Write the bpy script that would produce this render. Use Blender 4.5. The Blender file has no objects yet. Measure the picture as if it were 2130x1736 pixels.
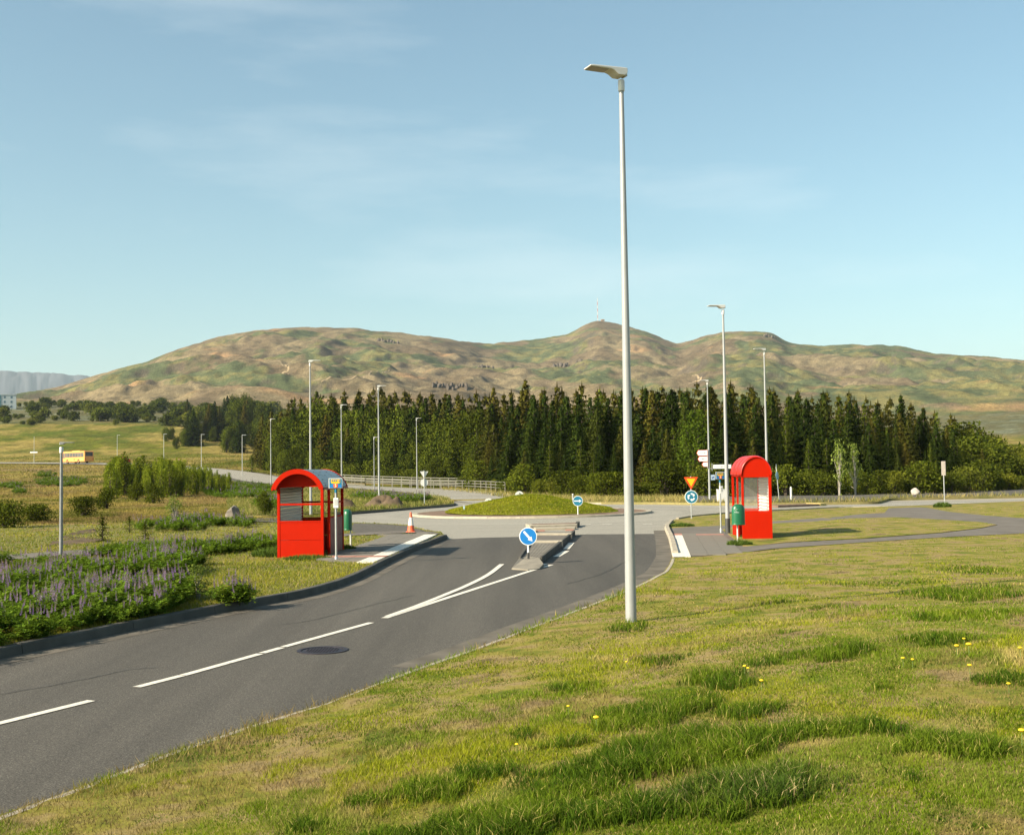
import bpy, bmesh, math, random
import numpy as np
from mathutils import Matrix, Vector
from mathutils.geometry import delaunay_2d_cdt

sc = bpy.context.scene
C = sc.collection
R_ = math.radians
rng = np.random.default_rng(7)
random.seed(7)

# ------------------------------------------------------------------ camera
EYE = 2.5
FPX = 2450.0                      # focal length in pixels of a 2130 px wide picture
PITCH, ROLL = math.atan(110 / FPX), R_(0.8)
_F = np.array([0, math.cos(PITCH), math.sin(PITCH)])
_R0 = np.array([1.0, 0, 0]); _U0 = np.array([0, -math.sin(PITCH), math.cos(PITCH)])
_R = _R0 * math.cos(ROLL) - _U0 * math.sin(ROLL)
_U = _U0 * math.cos(ROLL) + _R0 * math.sin(ROLL)
cam_d = bpy.data.cameras.new('camera')
cam = bpy.data.objects.new('camera', cam_d); C.objects.link(cam)
cam_d.sensor_width = 36; cam_d.lens = 36 * FPX / 2130
cam_d.clip_start = 0.1; cam_d.clip_end = 60000
cam.matrix_world = Matrix(((_R[0], _U[0], -_F[0], 0), (_R[1], _U[1], -_F[1], 0), (_R[2], _U[2], -_F[2], EYE), (0, 0, 0, 1)))
sc.camera = cam

# ------------------------------------------------------------------ light
SUN_EL, SUN_BEHIND = R_(30), R_(30)        # low sun from the left, a little behind the camera
to_sun = Vector((-math.cos(SUN_BEHIND) * math.cos(SUN_EL), -math.sin(SUN_BEHIND) * math.cos(SUN_EL), math.sin(SUN_EL)))
sd = bpy.data.lights.new('sun', 'SUN'); sun = bpy.data.objects.new('sun', sd); C.objects.link(sun)
sd.energy = 5.0; sd.angle = R_(0.5); sd.color = (1.0, 0.88, 0.70)
sun.rotation_euler = to_sun.to_track_quat('Z', 'Y').to_euler()
world = bpy.data.worlds.new('World'); sc.world = world; world.use_nodes = True
wn, wl = world.node_tree.nodes, world.node_tree.links
sky = wn.new('ShaderNodeTexSky'); sky.sky_type = 'NISHITA'; sky.sun_disc = False
sky.sun_elevation = SUN_EL
sky.sun_rotation = math.atan2(to_sun.x, to_sun.y)
sky.altitude = 60; sky.air_density = 1.0; sky.dust_density = 2.0; sky.ozone_density = 1.0
bg = wn['Background']; bg.inputs['Strength'].default_value = 0.086
# thin cirrus mixed into the sky
tc = wn.new('ShaderNodeTexCoord')
mp = wn.new('ShaderNodeMapping'); mp.inputs['Location'].default_value = (2.3, .4, .35); mp.inputs['Scale'].default_value = (.8, .8, 4.0); mp.inputs['Rotation'].default_value = (0.10, 0.25, 0)
nz = wn.new('ShaderNodeTexNoise'); nz.inputs['Scale'].default_value = 2.2; nz.inputs['Detail'].default_value = 7; nz.inputs['Roughness'].default_value = 0.55
cr = wn.new('ShaderNodeValToRGB'); cr.color_ramp.elements[0].position = 0.615; cr.color_ramp.elements[1].position = 0.95
cr.color_ramp.elements[1].color = (0.42, 0.42, 0.42, 1)
mx = wn.new('ShaderNodeMix'); mx.data_type = 'RGBA'
tint = wn.new('ShaderNodeMix'); tint.data_type = 'RGBA'; tint.blend_type = 'MULTIPLY'; tint.inputs['Factor'].default_value = 1.0
tint.inputs[7].default_value = (0.775, 0.955, 0.865, 1)
mx.inputs[7].default_value = (6.2, 6.4, 6.2, 1)
wl.new(tc.outputs['Generated'], mp.inputs['Vector']); wl.new(mp.outputs[0], nz.inputs['Vector'])
wl.new(nz.outputs['Fac'], cr.inputs[0]); wl.new(cr.outputs[0], mx.inputs['Factor'])
wl.new(sky.outputs[0], tint.inputs[6]); wl.new(tint.outputs[2], mx.inputs[6]); wl.new(mx.outputs[2], bg.inputs['Color'])
vs = sc.view_settings
vs.view_transform = 'Standard'; vs.look = 'None'; vs.gamma = 1.0; vs.use_curve_mapping = False
vs.exposure = 1.22
sc.cycles.use_denoising = True
sc.cycles.max_bounces = 6; sc.cycles.transparent_max_bounces = 8; sc.cycles.volume_bounces = 0

# ------------------------------------------------------------------ helpers
def ray(px, py):
    return _F + (px - 1065) / FPX * _R + (868 - py) / FPX * _U
def G(px, py, z=0.0):
    d = ray(px, py); t = (z - EYE) / d[2]
    return np.array([d[0] * t, d[1] * t, z])
def At(px, py, D):
    d = ray(px, py); t = D / d[1]
    return np.array([d[0] * t, D, EYE + d[2] * t])
def sstep(x, a, b):
    t = np.clip((x - a) / (b - a), 0, 1); return t * t * (3 - 2 * t)

def _hash(ix, iy, s):
    h = (ix.astype(np.int64) * 374761393 + iy.astype(np.int64) * 668265263 + s * 1274126177) & 0x7fffffff
    h = ((h ^ (h >> 13)) * 1103515245) & 0x7fffffff
    return ((h ^ (h >> 16)) & 0xffff) / 65535.0
def vnoise(x, y, s=0):
    x = np.asarray(x, float); y = np.asarray(y, float)
    ix = np.floor(x); iy = np.floor(y); fx = x - ix; fy = y - iy
    fx = fx * fx * (3 - 2 * fx); fy = fy * fy * (3 - 2 * fy)
    a = _hash(ix, iy, s); b = _hash(ix + 1, iy, s); c = _hash(ix, iy + 1, s); d = _hash(ix + 1, iy + 1, s)
    return (a + (b - a) * fx) * (1 - fy) + (c + (d - c) * fx) * fy
def fbm(x, y, o=4, s=0, g=0.5):
    t = 0; a = 1.0; n = 0
    for k in range(o):
        t = t + a * vnoise(x * 2 ** k + 13.1 * k, y * 2 ** k + 7.7 * k, s + k); n += a; a *= g
    return t / n

def pip(x, y, poly):
    p = np.asarray(poly)[:, :2]; inside = np.zeros(np.shape(x), bool); j = len(p) - 1
    for i in range(len(p)):
        xi, yi = p[i]; xj, yj = p[j]
        if yi != yj:
            inside ^= ((yi > y) != (yj > y)) & (x < (xj - xi) * (y - yi) / (yj - yi) + xi)
        j = i
    return inside

# ------------------------------------------------------------------ materials
MATS = {}
def _nt(name):
    m = bpy.data.materials.new(name); m.use_nodes = True
    return m, m.node_tree.nodes, m.node_tree.links
def mat(name, col, rough=0.6, metal=0.0, var=0.12, scale=6.0, bump=0.0, bscale=40.0, spec=0.5, dirt=None, dirt_amt=0.0):
    if name in MATS: return MATS[name]
    m, n, l = _nt(name); b = n['Principled BSDF']
    b.inputs['Roughness'].default_value = rough; b.inputs['Metallic'].default_value = metal
    b.inputs['Specular IOR Level'].default_value = spec
    tcn = n.new('ShaderNodeTexCoord'); no = n.new('ShaderNodeTexNoise'); no.inputs['Scale'].default_value = scale; no.inputs['Detail'].default_value = 5
    l.new(tcn.outputs['Object'], no.inputs['Vector'])
    rp = n.new('ShaderNodeValToRGB')
    rp.color_ramp.elements[0].position = 0.3; rp.color_ramp.elements[1].position = 0.7
    rp.color_ramp.elements[0].color = (*[c * (1 - var) for c in col], 1); rp.color_ramp.elements[1].color = (*[min(1, c * (1 + var)) for c in col], 1)
    l.new(no.outputs['Fac'], rp.inputs[0]); out = rp.outputs[0]
    if dirt is not None:
        n2 = n.new('ShaderNodeTexNoise'); n2.inputs['Scale'].default_value = scale * 2.3; n2.inputs['Detail'].default_value = 8; n2.inputs['Roughness'].default_value = 0.7
        l.new(tcn.outputs['Object'], n2.inputs['Vector'])
        r2 = n.new('ShaderNodeValToRGB'); r2.color_ramp.elements[0].position = 0.55; r2.color_ramp.elements[1].position = 0.72
        r2.color_ramp.elements[1].color = (dirt_amt,) * 3 + (1,)
        l.new(n2.outputs['Fac'], r2.inputs[0])
        mm = n.new('ShaderNodeMix'); mm.data_type = 'RGBA'; mm.inputs[7].default_value = (*dirt, 1)
        l.new(r2.outputs[0], mm.inputs['Factor']); l.new(out, mm.inputs[6]); out = mm.outputs[2]
    l.new(out, b.inputs['Base Color'])
    if bump:
        n3 = n.new('ShaderNodeTexNoise'); n3.inputs['Scale'].default_value = bscale; n3.inputs['Detail'].default_value = 6
        l.new(tcn.outputs['Object'], n3.inputs['Vector'])
        bp = n.new('ShaderNodeBump'); bp.inputs['Strength'].default_value = bump; bp.inputs['Distance'].default_value = 0.02
        l.new(n3.outputs['Fac'], bp.inputs['Height']); l.new(bp.outputs[0], b.inputs['Normal'])
    MATS[name] = m; return m
def leafmat(name, ca, cb, cc=None, trans=0.3):
    """foliage: colour varies leaf by leaf and plant by plant"""
    if name in MATS: return MATS[name]
    m, n, l = _nt(name); n.remove(n['Principled BSDF']); o = n['Material Output']
    gi = n.new('ShaderNodeNewGeometry'); oi = n.new('ShaderNodeObjectInfo')
    r1 = n.new('ShaderNodeMix'); r1.data_type = 'RGBA'; r1.inputs[6].default_value = (*ca, 1); r1.inputs[7].default_value = (*cb, 1)
    l.new(gi.outputs['Random Per Island'], r1.inputs['Factor']); out = r1.outputs[2]
    if cc is not None:
        rp = n.new('ShaderNodeValToRGB'); rp.color_ramp.elements[0].position = 0.62; rp.color_ramp.elements[1].position = 1.0
        rp.color_ramp.elements[1].color = (0.6,) * 3 + (1,)
        l.new(oi.outputs['Random'], rp.inputs[0])
        r2 = n.new('ShaderNodeMix'); r2.data_type = 'RGBA'; r2.inputs[7].default_value = (*cc, 1)
        l.new(rp.outputs[0], r2.inputs['Factor']); l.new(out, r2.inputs[6]); out = r2.outputs[2]
    hs = n.new('ShaderNodeHueSaturation'); mth = n.new('ShaderNodeMath'); mth.operation = 'MULTIPLY_ADD'
    mth.inputs[1].default_value = 0.9; mth.inputs[2].default_value = 0.6
    l.new(oi.outputs['Random'], mth.inputs[0]); l.new(mth.outputs[0], hs.inputs['Value']); l.new(out, hs.inputs['Color']); out = hs.outputs[0]
    d = n.new('ShaderNodeBsdfDiffuse'); t = n.new('ShaderNodeBsdfTranslucent'); x = n.new('ShaderNodeMixShader'); x.inputs[0].default_value = trans
    l.new(out, d.inputs[0]); l.new(out, t.inputs[0]); l.new(d.outputs[0], x.inputs[1]); l.new(t.outputs[0], x.inputs[2]); l.new(x.outputs[0], o.inputs[0])
    MATS[name] = m; return m
def attrmat(name, trans=0.3, rough=1.0):
    """colour read from the mesh's own colour attribute (blade and flower colours)"""
    if name in MATS: return MATS[name]
    m, n, l = _nt(name); n.remove(n['Principled BSDF']); o = n['Material Output']
    a = n.new('ShaderNodeAttribute'); a.attribute_name = 'Col'
    d = n.new('ShaderNodeBsdfDiffuse'); t = n.new('ShaderNodeBsdfTranslucent'); x = n.new('ShaderNodeMixShader'); x.inputs[0].default_value = trans
    l.new(a.outputs[0], d.inputs[0]); l.new(a.outputs[0], t.inputs[0]); l.new(d.outputs[0], x.inputs[1]); l.new(t.outputs[0], x.inputs[2]); l.new(x.outputs[0], o.inputs[0])
    MATS[name] = m; return m
def groundmat(name, stops, scale, detail_scale=30.0, bump=0.4, dist=0.03, stretch=(1, 1, 1), fine=0.25):
    """mottled ground: a colour ramp over layered noise, with fine grain"""
    if name in MATS: return MATS[name]
    m, n, l = _nt(name); b = n['Principled BSDF']; b.inputs['Roughness'].default_value = 0.95; b.inputs['Specular IOR Level'].default_value = 0.15
    tcn = n.new('ShaderNodeTexCoord'); mpn = n.new('ShaderNodeMapping'); mpn.inputs['Scale'].default_value = stretch
    l.new(tcn.outputs['Object'], mpn.inputs['Vector'])
    no = n.new('ShaderNodeTexNoise'); no.inputs['Scale'].default_value = scale; no.inputs['Detail'].default_value = 10; no.inputs['Roughness'].default_value = 0.62
    l.new(mpn.outputs[0], no.inputs['Vector'])
    rp = n.new('ShaderNodeValToRGB'); rp.color_ramp.elements.remove(rp.color_ramp.elements[0])
    for k, (p, c) in enumerate(stops):
        e = rp.color_ramp.elements[0] if k == 0 else rp.color_ramp.elements.new(p)
        e.position = p; e.color = (*c, 1)
    l.new(no.outputs['Fac'], rp.inputs[0])
    n2 = n.new('ShaderNodeTexNoise'); n2.inputs['Scale'].default_value = detail_scale; n2.inputs['Detail'].default_value = 6; n2.inputs['Roughness'].default_value = 0.7
    l.new(mpn.outputs[0], n2.inputs['Vector'])
    mr = n.new('ShaderNodeMapRange'); mr.inputs[1].default_value = 0.3; mr.inputs[2].default_value = 0.7; mr.inputs[3].default_value = 1 - fine; mr.inputs[4].default_value = 1 + fine
    l.new(n2.outputs['Fac'], mr.inputs[0])
    hs = n.new('ShaderNodeHueSaturation'); l.new(mr.outputs[0], hs.inputs['Value']); l.new(rp.outputs[0], hs.inputs['Color'])
    l.new(hs.outputs[0], b.inputs['Base Color'])
    bp = n.new('ShaderNodeBump'); bp.inputs['Strength'].default_value = bump; bp.inputs['Distance'].default_value = dist
    l.new(n2.outputs['Fac'], bp.inputs['Height']); l.new(bp.outputs[0], b.inputs['Normal'])
    MATS[name] = m; return m

def asphaltmat(name, col, speck, streak=0.12, centre=None):
    m, n, l = _nt(name); b = n['Principled BSDF']; b.inputs['Roughness'].default_value = 0.85; b.inputs['Specular IOR Level'].default_value = 0.3
    tcn = n.new('ShaderNodeTexCoord')
    no = n.new('ShaderNodeTexNoise'); no.inputs['Scale'].default_value = 70; no.inputs['Detail'].default_value = 3; no.inputs['Roughness'].default_value = 0.8
    l.new(tcn.outputs['Object'], no.inputs['Vector'])
    rp = n.new('ShaderNodeValToRGB'); e = rp.color_ramp.elements
    e[0].position = 0.36; e[0].color = (*[c * 0.35 for c in col], 1); e[1].position = 0.60; e[1].color = (*[c * 1.45 for c in col], 1)
    k = e.new(0.74); k.color = (*speck, 1)
    l.new(no.outputs['Fac'], rp.inputs[0])
    big = n.new('ShaderNodeTexNoise'); big.inputs['Scale'].default_value = 0.35; big.inputs['Detail'].default_value = 6; big.inputs['Roughness'].default_value = 0.6
    mpn = n.new('ShaderNodeMapping')
    if centre is None:
        mpn.inputs['Rotation'].default_value = (0, 0, R_(21.6)); mpn.inputs['Scale'].default_value = (2.2, 0.12, 1)
        l.new(tcn.outputs['Object'], mpn.inputs['Vector']); l.new(mpn.outputs[0], big.inputs['Vector'])
    else:                                       # worn in rings round the island
        sx = n.new('ShaderNodeVectorMath'); sx.operation = 'SUBTRACT'; sx.inputs[1].default_value = (*centre, 0)
        ln = n.new('ShaderNodeVectorMath'); ln.operation = 'LENGTH'
        l.new(tcn.outputs['Object'], sx.inputs[0]); l.new(sx.outputs[0], ln.inputs[0])
        cx = n.new('ShaderNodeCombineXYZ'); mu = n.new('ShaderNodeMath'); mu.operation = 'MULTIPLY'; mu.inputs[1].default_value = 1.6
        l.new(ln.outputs['Value'], mu.inputs[0]); l.new(mu.outputs[0], cx.inputs[0])
        ad = n.new('ShaderNodeVectorMath'); ad.operation = 'MULTIPLY_ADD'; ad.inputs[1].default_value = (0.12, 0.12, 0)
        l.new(tcn.outputs['Object'], ad.inputs[0]); l.new(cx.outputs[0], ad.inputs[2]); l.new(ad.outputs[0], big.inputs['Vector'])
    mr = n.new('ShaderNodeMapRange'); mr.inputs[1].default_value = 0.3; mr.inputs[2].default_value = 0.7; mr.inputs[3].default_value = 1 - streak; mr.inputs[4].default_value = 1 + streak
    l.new(big.outputs['Fac'], mr.inputs[0])
    hs = n.new('ShaderNodeHueSaturation'); l.new(mr.outputs[0], hs.inputs['Value']); l.new(rp.outputs[0], hs.inputs['Color']); l.new(hs.outputs[0], b.inputs['Base Color'])
    bp = n.new('ShaderNodeBump'); bp.inputs['Strength'].default_value = 0.35; bp.inputs['Distance'].default_value = 0.006
    l.new(no.outputs['Fac'], bp.inputs['Height']); l.new(bp.outputs[0], b.inputs['Normal'])
    return m

# ------------------------------------------------------------------ mesh building
def link(name, me, m=None, parent=None, smooth=False):
    o = bpy.data.objects.new(name, me); C.objects.link(o)
    if m is not None:
        for k in (m if isinstance(m, (list, tuple)) else [m]): me.materials.append(k)
    if parent is not None: o.parent = parent
    if smooth: me.polygons.foreach_set('use_smooth', [True] * len(me.polygons))
    return o
def trimesh(name, V, T, col=None, mi=None):
    me = bpy.data.meshes.new(name); nv, nt = len(V), len(T)
    me.vertices.add(nv); me.vertices.foreach_set('co', np.ascontiguousarray(V, np.float32).ravel())
    me.loops.add(nt * 3); me.loops.foreach_set('vertex_index', np.ascontiguousarray(T, np.int32).ravel())
    me.polygons.add(nt); me.polygons.foreach_set('loop_start', np.arange(0, nt * 3, 3, dtype=np.int32))
    if mi is not None: me.polygons.foreach_set('material_index', np.asarray(mi, np.int32))
    if col is not None:
        a = me.color_attributes.new('Col', 'FLOAT_COLOR', 'POINT')
        c4 = np.ones((nv, 4), np.float32); c4[:, :3] = col; a.data.foreach_set('color', c4.ravel())
    me.update(calc_edges=True); return me
class MB:
    def __init__(s): s.v = []; s.f = []
    def add(s, v, f):
        b = len(s.v); s.v += [tuple(map(float, q)) for q in v]; s.f += [tuple(i + b for i in q) for q in f]; return s
    def box(s, c, d, rz=0.0, rx=0.0, ry=0.0):
        m = Matrix.Rotation(rz, 3, 'Z') @ Matrix.Rotation(ry, 3, 'Y') @ Matrix.Rotation(rx, 3, 'X')
        v = [Vector(c) + m @ Vector((x * d[0] / 2, y * d[1] / 2, z * d[2] / 2)) for x in (-1, 1) for y in (-1, 1) for z in (-1, 1)]
        return s.add(v, [(0, 1, 3, 2), (4, 6, 7, 5), (0, 4, 5, 1), (2, 3, 7, 6), (0, 2, 6, 4), (1, 5, 7, 3)])
    def span(s, a, b):
        a = np.array(a, float); b = np.array(b, float); return s.box((a + b) / 2, np.abs(b - a))
    def tube(s, p0, p1, r0, r1=None, n=12):
        r1 = r0 if r1 is None else r1; p0 = Vector(p0); p1 = Vector(p1); q = (p1 - p0).to_track_quat('Z', 'Y')
        v = []
        for p, r in ((p0, r0), (p1, r1)):
            for k in range(n): v.append(p + q @ Vector((r * math.cos(2 * math.pi * k / n), r * math.sin(2 * math.pi * k / n), 0)))
        f = [(k, (k + 1) % n, n + (k + 1) % n, n + k) for k in range(n)] + [tuple(range(n - 1, -1, -1)), tuple(range(n, 2 * n))]
        return s.add(v, f)
    def lathe(s, prof, n=20, c=(0, 0, 0), sx=1.0, sy=1.0):
        v = [(c[0] + r * math.cos(2 * math.pi * k / n) * sx, c[1] + r * math.sin(2 * math.pi * k / n) * sy, c[2] + z) for r, z in prof for k in range(n)]
        f = []
        for j in range(len(prof) - 1):
            f += [(j * n + k, j * n + (k + 1) % n, (j + 1) * n + (k + 1) % n, (j + 1) * n + k) for k in range(n)]
        f += [tuple(range(n - 1, -1, -1)), tuple((len(prof) - 1) * n + k for k in range(n))]
        return s.add(v, f)
    def prism(s, poly, a, b, ax='y'):
        """polygon (u,v) pulled from a to b along an axis: y -> (u,t,v), x -> (t,u,v), z -> (u,v,t)"""
        w = {'y': lambda u, v, t: (u, t, v), 'x': lambda u, v, t: (t, u, v), 'z': lambda u, v, t: (u, v, t)}[ax]
        n = len(poly); v = [w(p[0], p[1], a) for p in poly] + [w(p[0], p[1], b) for p in poly]
        f = [tuple(range(n)), tuple(range(2 * n - 1, n - 1, -1))] + [(k, n + k, n + (k + 1) % n, (k + 1) % n) for k in range(n)]
        return s.add(v, f)
    def mesh(s, name):
        me = bpy.data.meshes.new(name); me.from_pydata(s.v, [], s.f); me.update()
        bm = bmesh.new(); bm.from_mesh(me); bmesh.ops.recalc_face_normals(bm, faces=bm.faces); bm.to_mesh(me); bm.free()
        return me
    def obj(s, name, m, parent=None, smooth=False, bevel=0.0, loc=None, rz=None):
        o = link(name, s.mesh(name), m, parent, smooth)
        if loc is not None: o.location = tuple(map(float, loc))
        if rz is not None: o.rotation_euler = (0, 0, rz)
        if bevel:
            md = o.modifiers.new('bevel', 'BEVEL'); md.width = bevel; md.segments = 2; md.limit_method = 'ANGLE'; md.angle_limit = R_(40)
        if smooth: o.data.set_sharp_from_angle(angle=R_(40))
        return o
def thing(name, label, cat, loc=(0, 0, 0), rz=0.0, group=None, scale=None, tilt=None):
    o = bpy.data.objects.new(name, None); C.objects.link(o); o.empty_display_size = 0.3
    o.location = tuple(map(float, loc)); o.rotation_euler = (tilt[0] if tilt else 0, tilt[1] if tilt else 0, rz)
    if scale is not None: o.scale = scale if isinstance(scale, tuple) else (scale,) * 3
    o['label'] = label; o['category'] = cat
    if group: o['group'] = group
    return o
def tag(o, label=None, cat=None, group=None, kind=None):
    for k, v in (('label', label), ('category', cat), ('group', group), ('kind', kind)):
        if v: o[k] = v
    return o
def struct(o, label=None): o['kind'] = 'structure'; return tag(o, label)
def arc(cx, cz, rx, rz, a0, a1, n):
    return [(cx + rx * math.cos(a0 + (a1 - a0) * k / n), cz + rz * math.sin(a0 + (a1 - a0) * k / n)) for k in range(n + 1)]

def sheet(name, outline, zf, spacing=0.6, m=None, skirt=0.0, grow=0.02):
    """a ground sheet: outline (x,y) triangulated with interior points; zf(x,y) gives heights"""
    P = np.array([(p[0], p[1]) for p in outline], float)
    dense = []
    for i in range(len(P)):
        a, b = P[i], P[(i + 1) % len(P)]; L = np.hypot(*(b - a)); st = max(spacing, grow * np.hypot(*(a + b)) / 2); n = max(1, int(L / st))
        dense += [a + (b - a) * k / n for k in range(n)]
    dense = np.array(dense)
    x0, y0 = P.min(0); x1, y1 = P.max(0)
    pts = []; y = y0
    while y < y1:
        st = max(spacing, grow * max(abs(y), 1)); xs = np.arange(x0, x1, st) + rng.uniform(0, st)
        pts.append(np.stack([xs + rng.uniform(-.25, .25, len(xs)) * st, np.full(len(xs), y) + rng.uniform(-.25, .25, len(xs)) * st], 1)); y += st
    pts = np.concatenate(pts); ok = pip(pts[:, 0], pts[:, 1], P); pts = pts[ok]
    n = len(dense); allp = [Vector(map(float, p)) for p in np.concatenate([dense, pts])]
    res = delaunay_2d_cdt(allp, [(i, (i + 1) % n) for i in range(n)], [list(range(n))], 1, 1e-5)
    V2 = np.array([(v.x, v.y) for v in res[0]]); F = [tuple(f) for f in res[2]]
    z = zf(V2[:, 0], V2[:, 1]) + np.zeros(len(V2))
    V = [tuple(q) for q in np.column_stack([V2, z])]
    if skirt:
        b = len(V); dz = zf(dense[:, 0], dense[:, 1]) + np.zeros(n)
        V += [(*dense[i], dz[i]) for i in range(n)] + [(*dense[i], dz[i] - skirt) for i in range(n)]
        F += [(b + i, b + (i + 1) % n, b + n + (i + 1) % n, b + n + i) for i in range(n)]
    me = bpy.data.meshes.new(name); me.from_pydata([tuple(map(float, v)) for v in V], [], F); me.update()
    bm = bmesh.new(); bm.from_mesh(me)
    for f in bm.faces:
        f.normal_update()
        if f.normal.z < -0.01: f.normal_flip()
    bm.to_mesh(me); bm.free()
    o = link(name, me, m, smooth=True); return o

def ribbon(name, pts, w, zf, m, parent=None):
    """strip of constant width along a line of (x,y)"""
    P = np.array(pts, float)[:, :2]; d = np.gradient(P, axis=0); d /= np.hypot(d[:, 0], d[:, 1])[:, None]; nrm = np.stack([-d[:, 1], d[:, 0]], 1)
    Lf, Rt = P + nrm * w / 2, P - nrm * w / 2
    V = [(x, y, float(zf(np.array(x), np.array(y)))) for x, y in np.concatenate([Lf, Rt])]; n = len(P)
    me = bpy.data.meshes.new(name); me.from_pydata(V, [], [(n + i, n + i + 1, i + 1, i) for i in range(n - 1)]); me.update()
    return link(name, me, m, parent)
def resample(pts, step):
    P = np.array(pts, float)[:, :2]; s = np.concatenate([[0], np.cumsum(np.hypot(*np.diff(P, axis=0).T))]); n = max(2, int(round(s[-1] / step)) + 1)
    t = np.linspace(0, s[-1], n); return np.stack([np.interp(t, s, P[:, 0]), np.interp(t, s, P[:, 1])], 1)
def spline(pts, n=8):
    P = np.array(pts, float)[:, :2]; P = np.concatenate([[2 * P[0] - P[1]], P, [2 * P[-1] - P[-2]]]); out = []
    for i in range(1, len(P) - 2):
        for k in range(n):
            t = k / n; a, b, c, d = P[i - 1], P[i], P[i + 1], P[i + 2]
            out.append(0.5 * (2 * b + (c - a) * t + (2 * a - 5 * b + 4 * c - d) * t * t + (3 * b - a - 3 * c + d) * t ** 3))
    out.append(P[-2]); return np.array(out)

def kerb(name, path, m, w=0.15, h=0.12, side=1, seg=2.0, label=None, zb=0.0, uneven=0.006):
    """kerbstones laid end to end; the path is the outer top edge, the stones lie to its left (side 1) or right (-1)"""
    root = bpy.data.objects.new(name, None); C.objects.link(root); struct(root, label)
    fine = resample(path, 0.25 if seg < 3 else 0.5); d = np.gradient(fine, axis=0); d /= np.hypot(d[:, 0], d[:, 1])[:, None]; nr = np.stack([-d[:, 1], d[:, 0]], 1) * side
    s = np.concatenate([[0], np.cumsum(np.hypot(*np.diff(fine, axis=0).T))]); k0 = 0
    while k0 < len(fine) - 1:
        k1 = min(len(fine) - 1, int(np.searchsorted(s, s[k0] + seg * random.uniform(.85, 1.15))))
        if k1 <= k0: k1 = k0 + 1
        dz = random.uniform(-uneven, uneven); b = MB(); V = []
        for k in range(k0, k1 + 1):
            p = fine[k].copy()
            if k == k0: p += d[k] * 0.006
            if k == k1: p -= d[k] * 0.006
            for off, z in ((-0.03, -0.06), (0.0, h - 0.02), (0.02, h), (w, h), (w, -0.06)):
                q = p + nr[k] * off; V.append((q[0], q[1], zb + z + (dz if z > 0 else 0)))
        F = []; n = k1 - k0 + 1
        for k in range(n - 1):
            F += [(k * 5 + j, k * 5 + j + 1, (k + 1) * 5 + j + 1, (k + 1) * 5 + j) for j in range(4)]
        F += [tuple(range(5)), tuple(range((n - 1) * 5 + 4, (n - 1) * 5 - 1, -1))]
        b.add(V, F).obj('kerb_stone', m, root); k0 = k1
    return root

# ------------------------------------------------------------------ the lie of the land
_U_COL = np.array([-1.6, -.435, -.30, -.2, -.1, 0, .1, .3, .435, 1.6])
_D_ROW = np.array([0, 60, 100, 135, 165, 215, 280, 320, 375, 440, 600, 900.])
_ZT = np.array([
    [.1, .1, .3, .6, 1.1, 2.6, 5.2, 6.0, 7.6, 11, 30, 62],
    [.1, .1, .3, .6, 1.1, 2.6, 5.2, 6.0, 7.6, 11, 30, 62],
    [.1, .1, .3, .6, 1.1, 2.5, 5.2, 6.2, 8.0, 11, 29, 57],
    [.1, .1, .3, .6, 1.1, 2.3, 4.9, 6.2, 8, 10.5, 25, 50],
    [.1, .1, .1, .2, .4, 1.0, 2.5, 3.6, 5, 7, 16, 40],
    [.1, .1, .1, .2, .3, .6, 1.2, 1.8, 3, 4, 12, 38],
    [.1, .1, .1, .2, .3, .6, 1.2, 1.8, 3, 4, 12, 38],
    [.1, .1, .1, .2, .3, .6, 1.2, 1.8, 3, 4, 12, 38],
    [.1, .1, .1, .2, .3, .8, 1.6, 2.4, 4, 6, 16, 42],
    [.1, .1, .1, .2, .3, .8, 1.6, 2.4, 4, 6, 16, 42]])
_fu = np.linspace(-1.6, 1.6, 321); _fd = np.linspace(0, 900, 901)
_t = np.stack([np.interp(_fd, _D_ROW, r) for r in _ZT]); _t = np.stack([np.interp(_fu, _U_COL, _t[:, k]) for k in range(901)], 1)
_ker = np.exp(-0.5 * (np.arange(-24, 25) / 9.0) ** 2); _ker /= _ker.sum()
_t = np.stack([np.convolve(np.pad(r, 24, 'edge'), _ker, 'valid') for r in _t])
_k2 = np.exp(-0.5 * (np.arange(-6, 7) / 2.5) ** 2); _k2 /= _k2.sum()
_t = np.stack([np.convolve(np.pad(_t[:, k], 6, 'edge'), _k2, 'valid') for k in range(901)], 1)
# skyline of the hills: bearing (as picture column) against height in the picture; the ridge stands about 2.5 km off
_SKY = [(-400, 850), (-100, 838), (0, 829), (60, 818), (120, 808), (210, 780), (300, 755), (400, 715), (480, 695), (540, 686), (640, 678), (740, 683), (830, 692), (920, 702), (1010, 716),
        (1100, 708), (1180, 695), (1215, 676), (1240, 667), (1262, 668), (1290, 674), (1350, 690), (1400, 713), (1415, 716), (1460, 700), (1510, 689), (1580, 688), (1606, 692), (1640, 713), (1700, 719),
        (1790, 715), (1880, 721), (1950, 735), (2050, 741), (2130, 750), (2400, 765), (2800, 800)]
_sx = np.array([p[0] for p in _SKY], float)
_su = np.array([(At(p[0], p[1], 1000)[0]) / 1000 for p in _SKY]); _se = np.array([(At(p[0], p[1], 1000)[2] - EYE) / 1000 for p in _SKY])
_uf = np.linspace(-.9, .9, 3601); _ef = np.interp(_uf, _su, _se)
_k3 = np.exp(-0.5 * (np.arange(-14, 15) / 5.0) ** 2); _k3 /= _k3.sum(); _ef = np.convolve(np.pad(_ef, 14, 'edge'), _k3, 'valid')
_xy = lambda px, D: ((px - 1065) / FPX * D, D)
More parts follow.
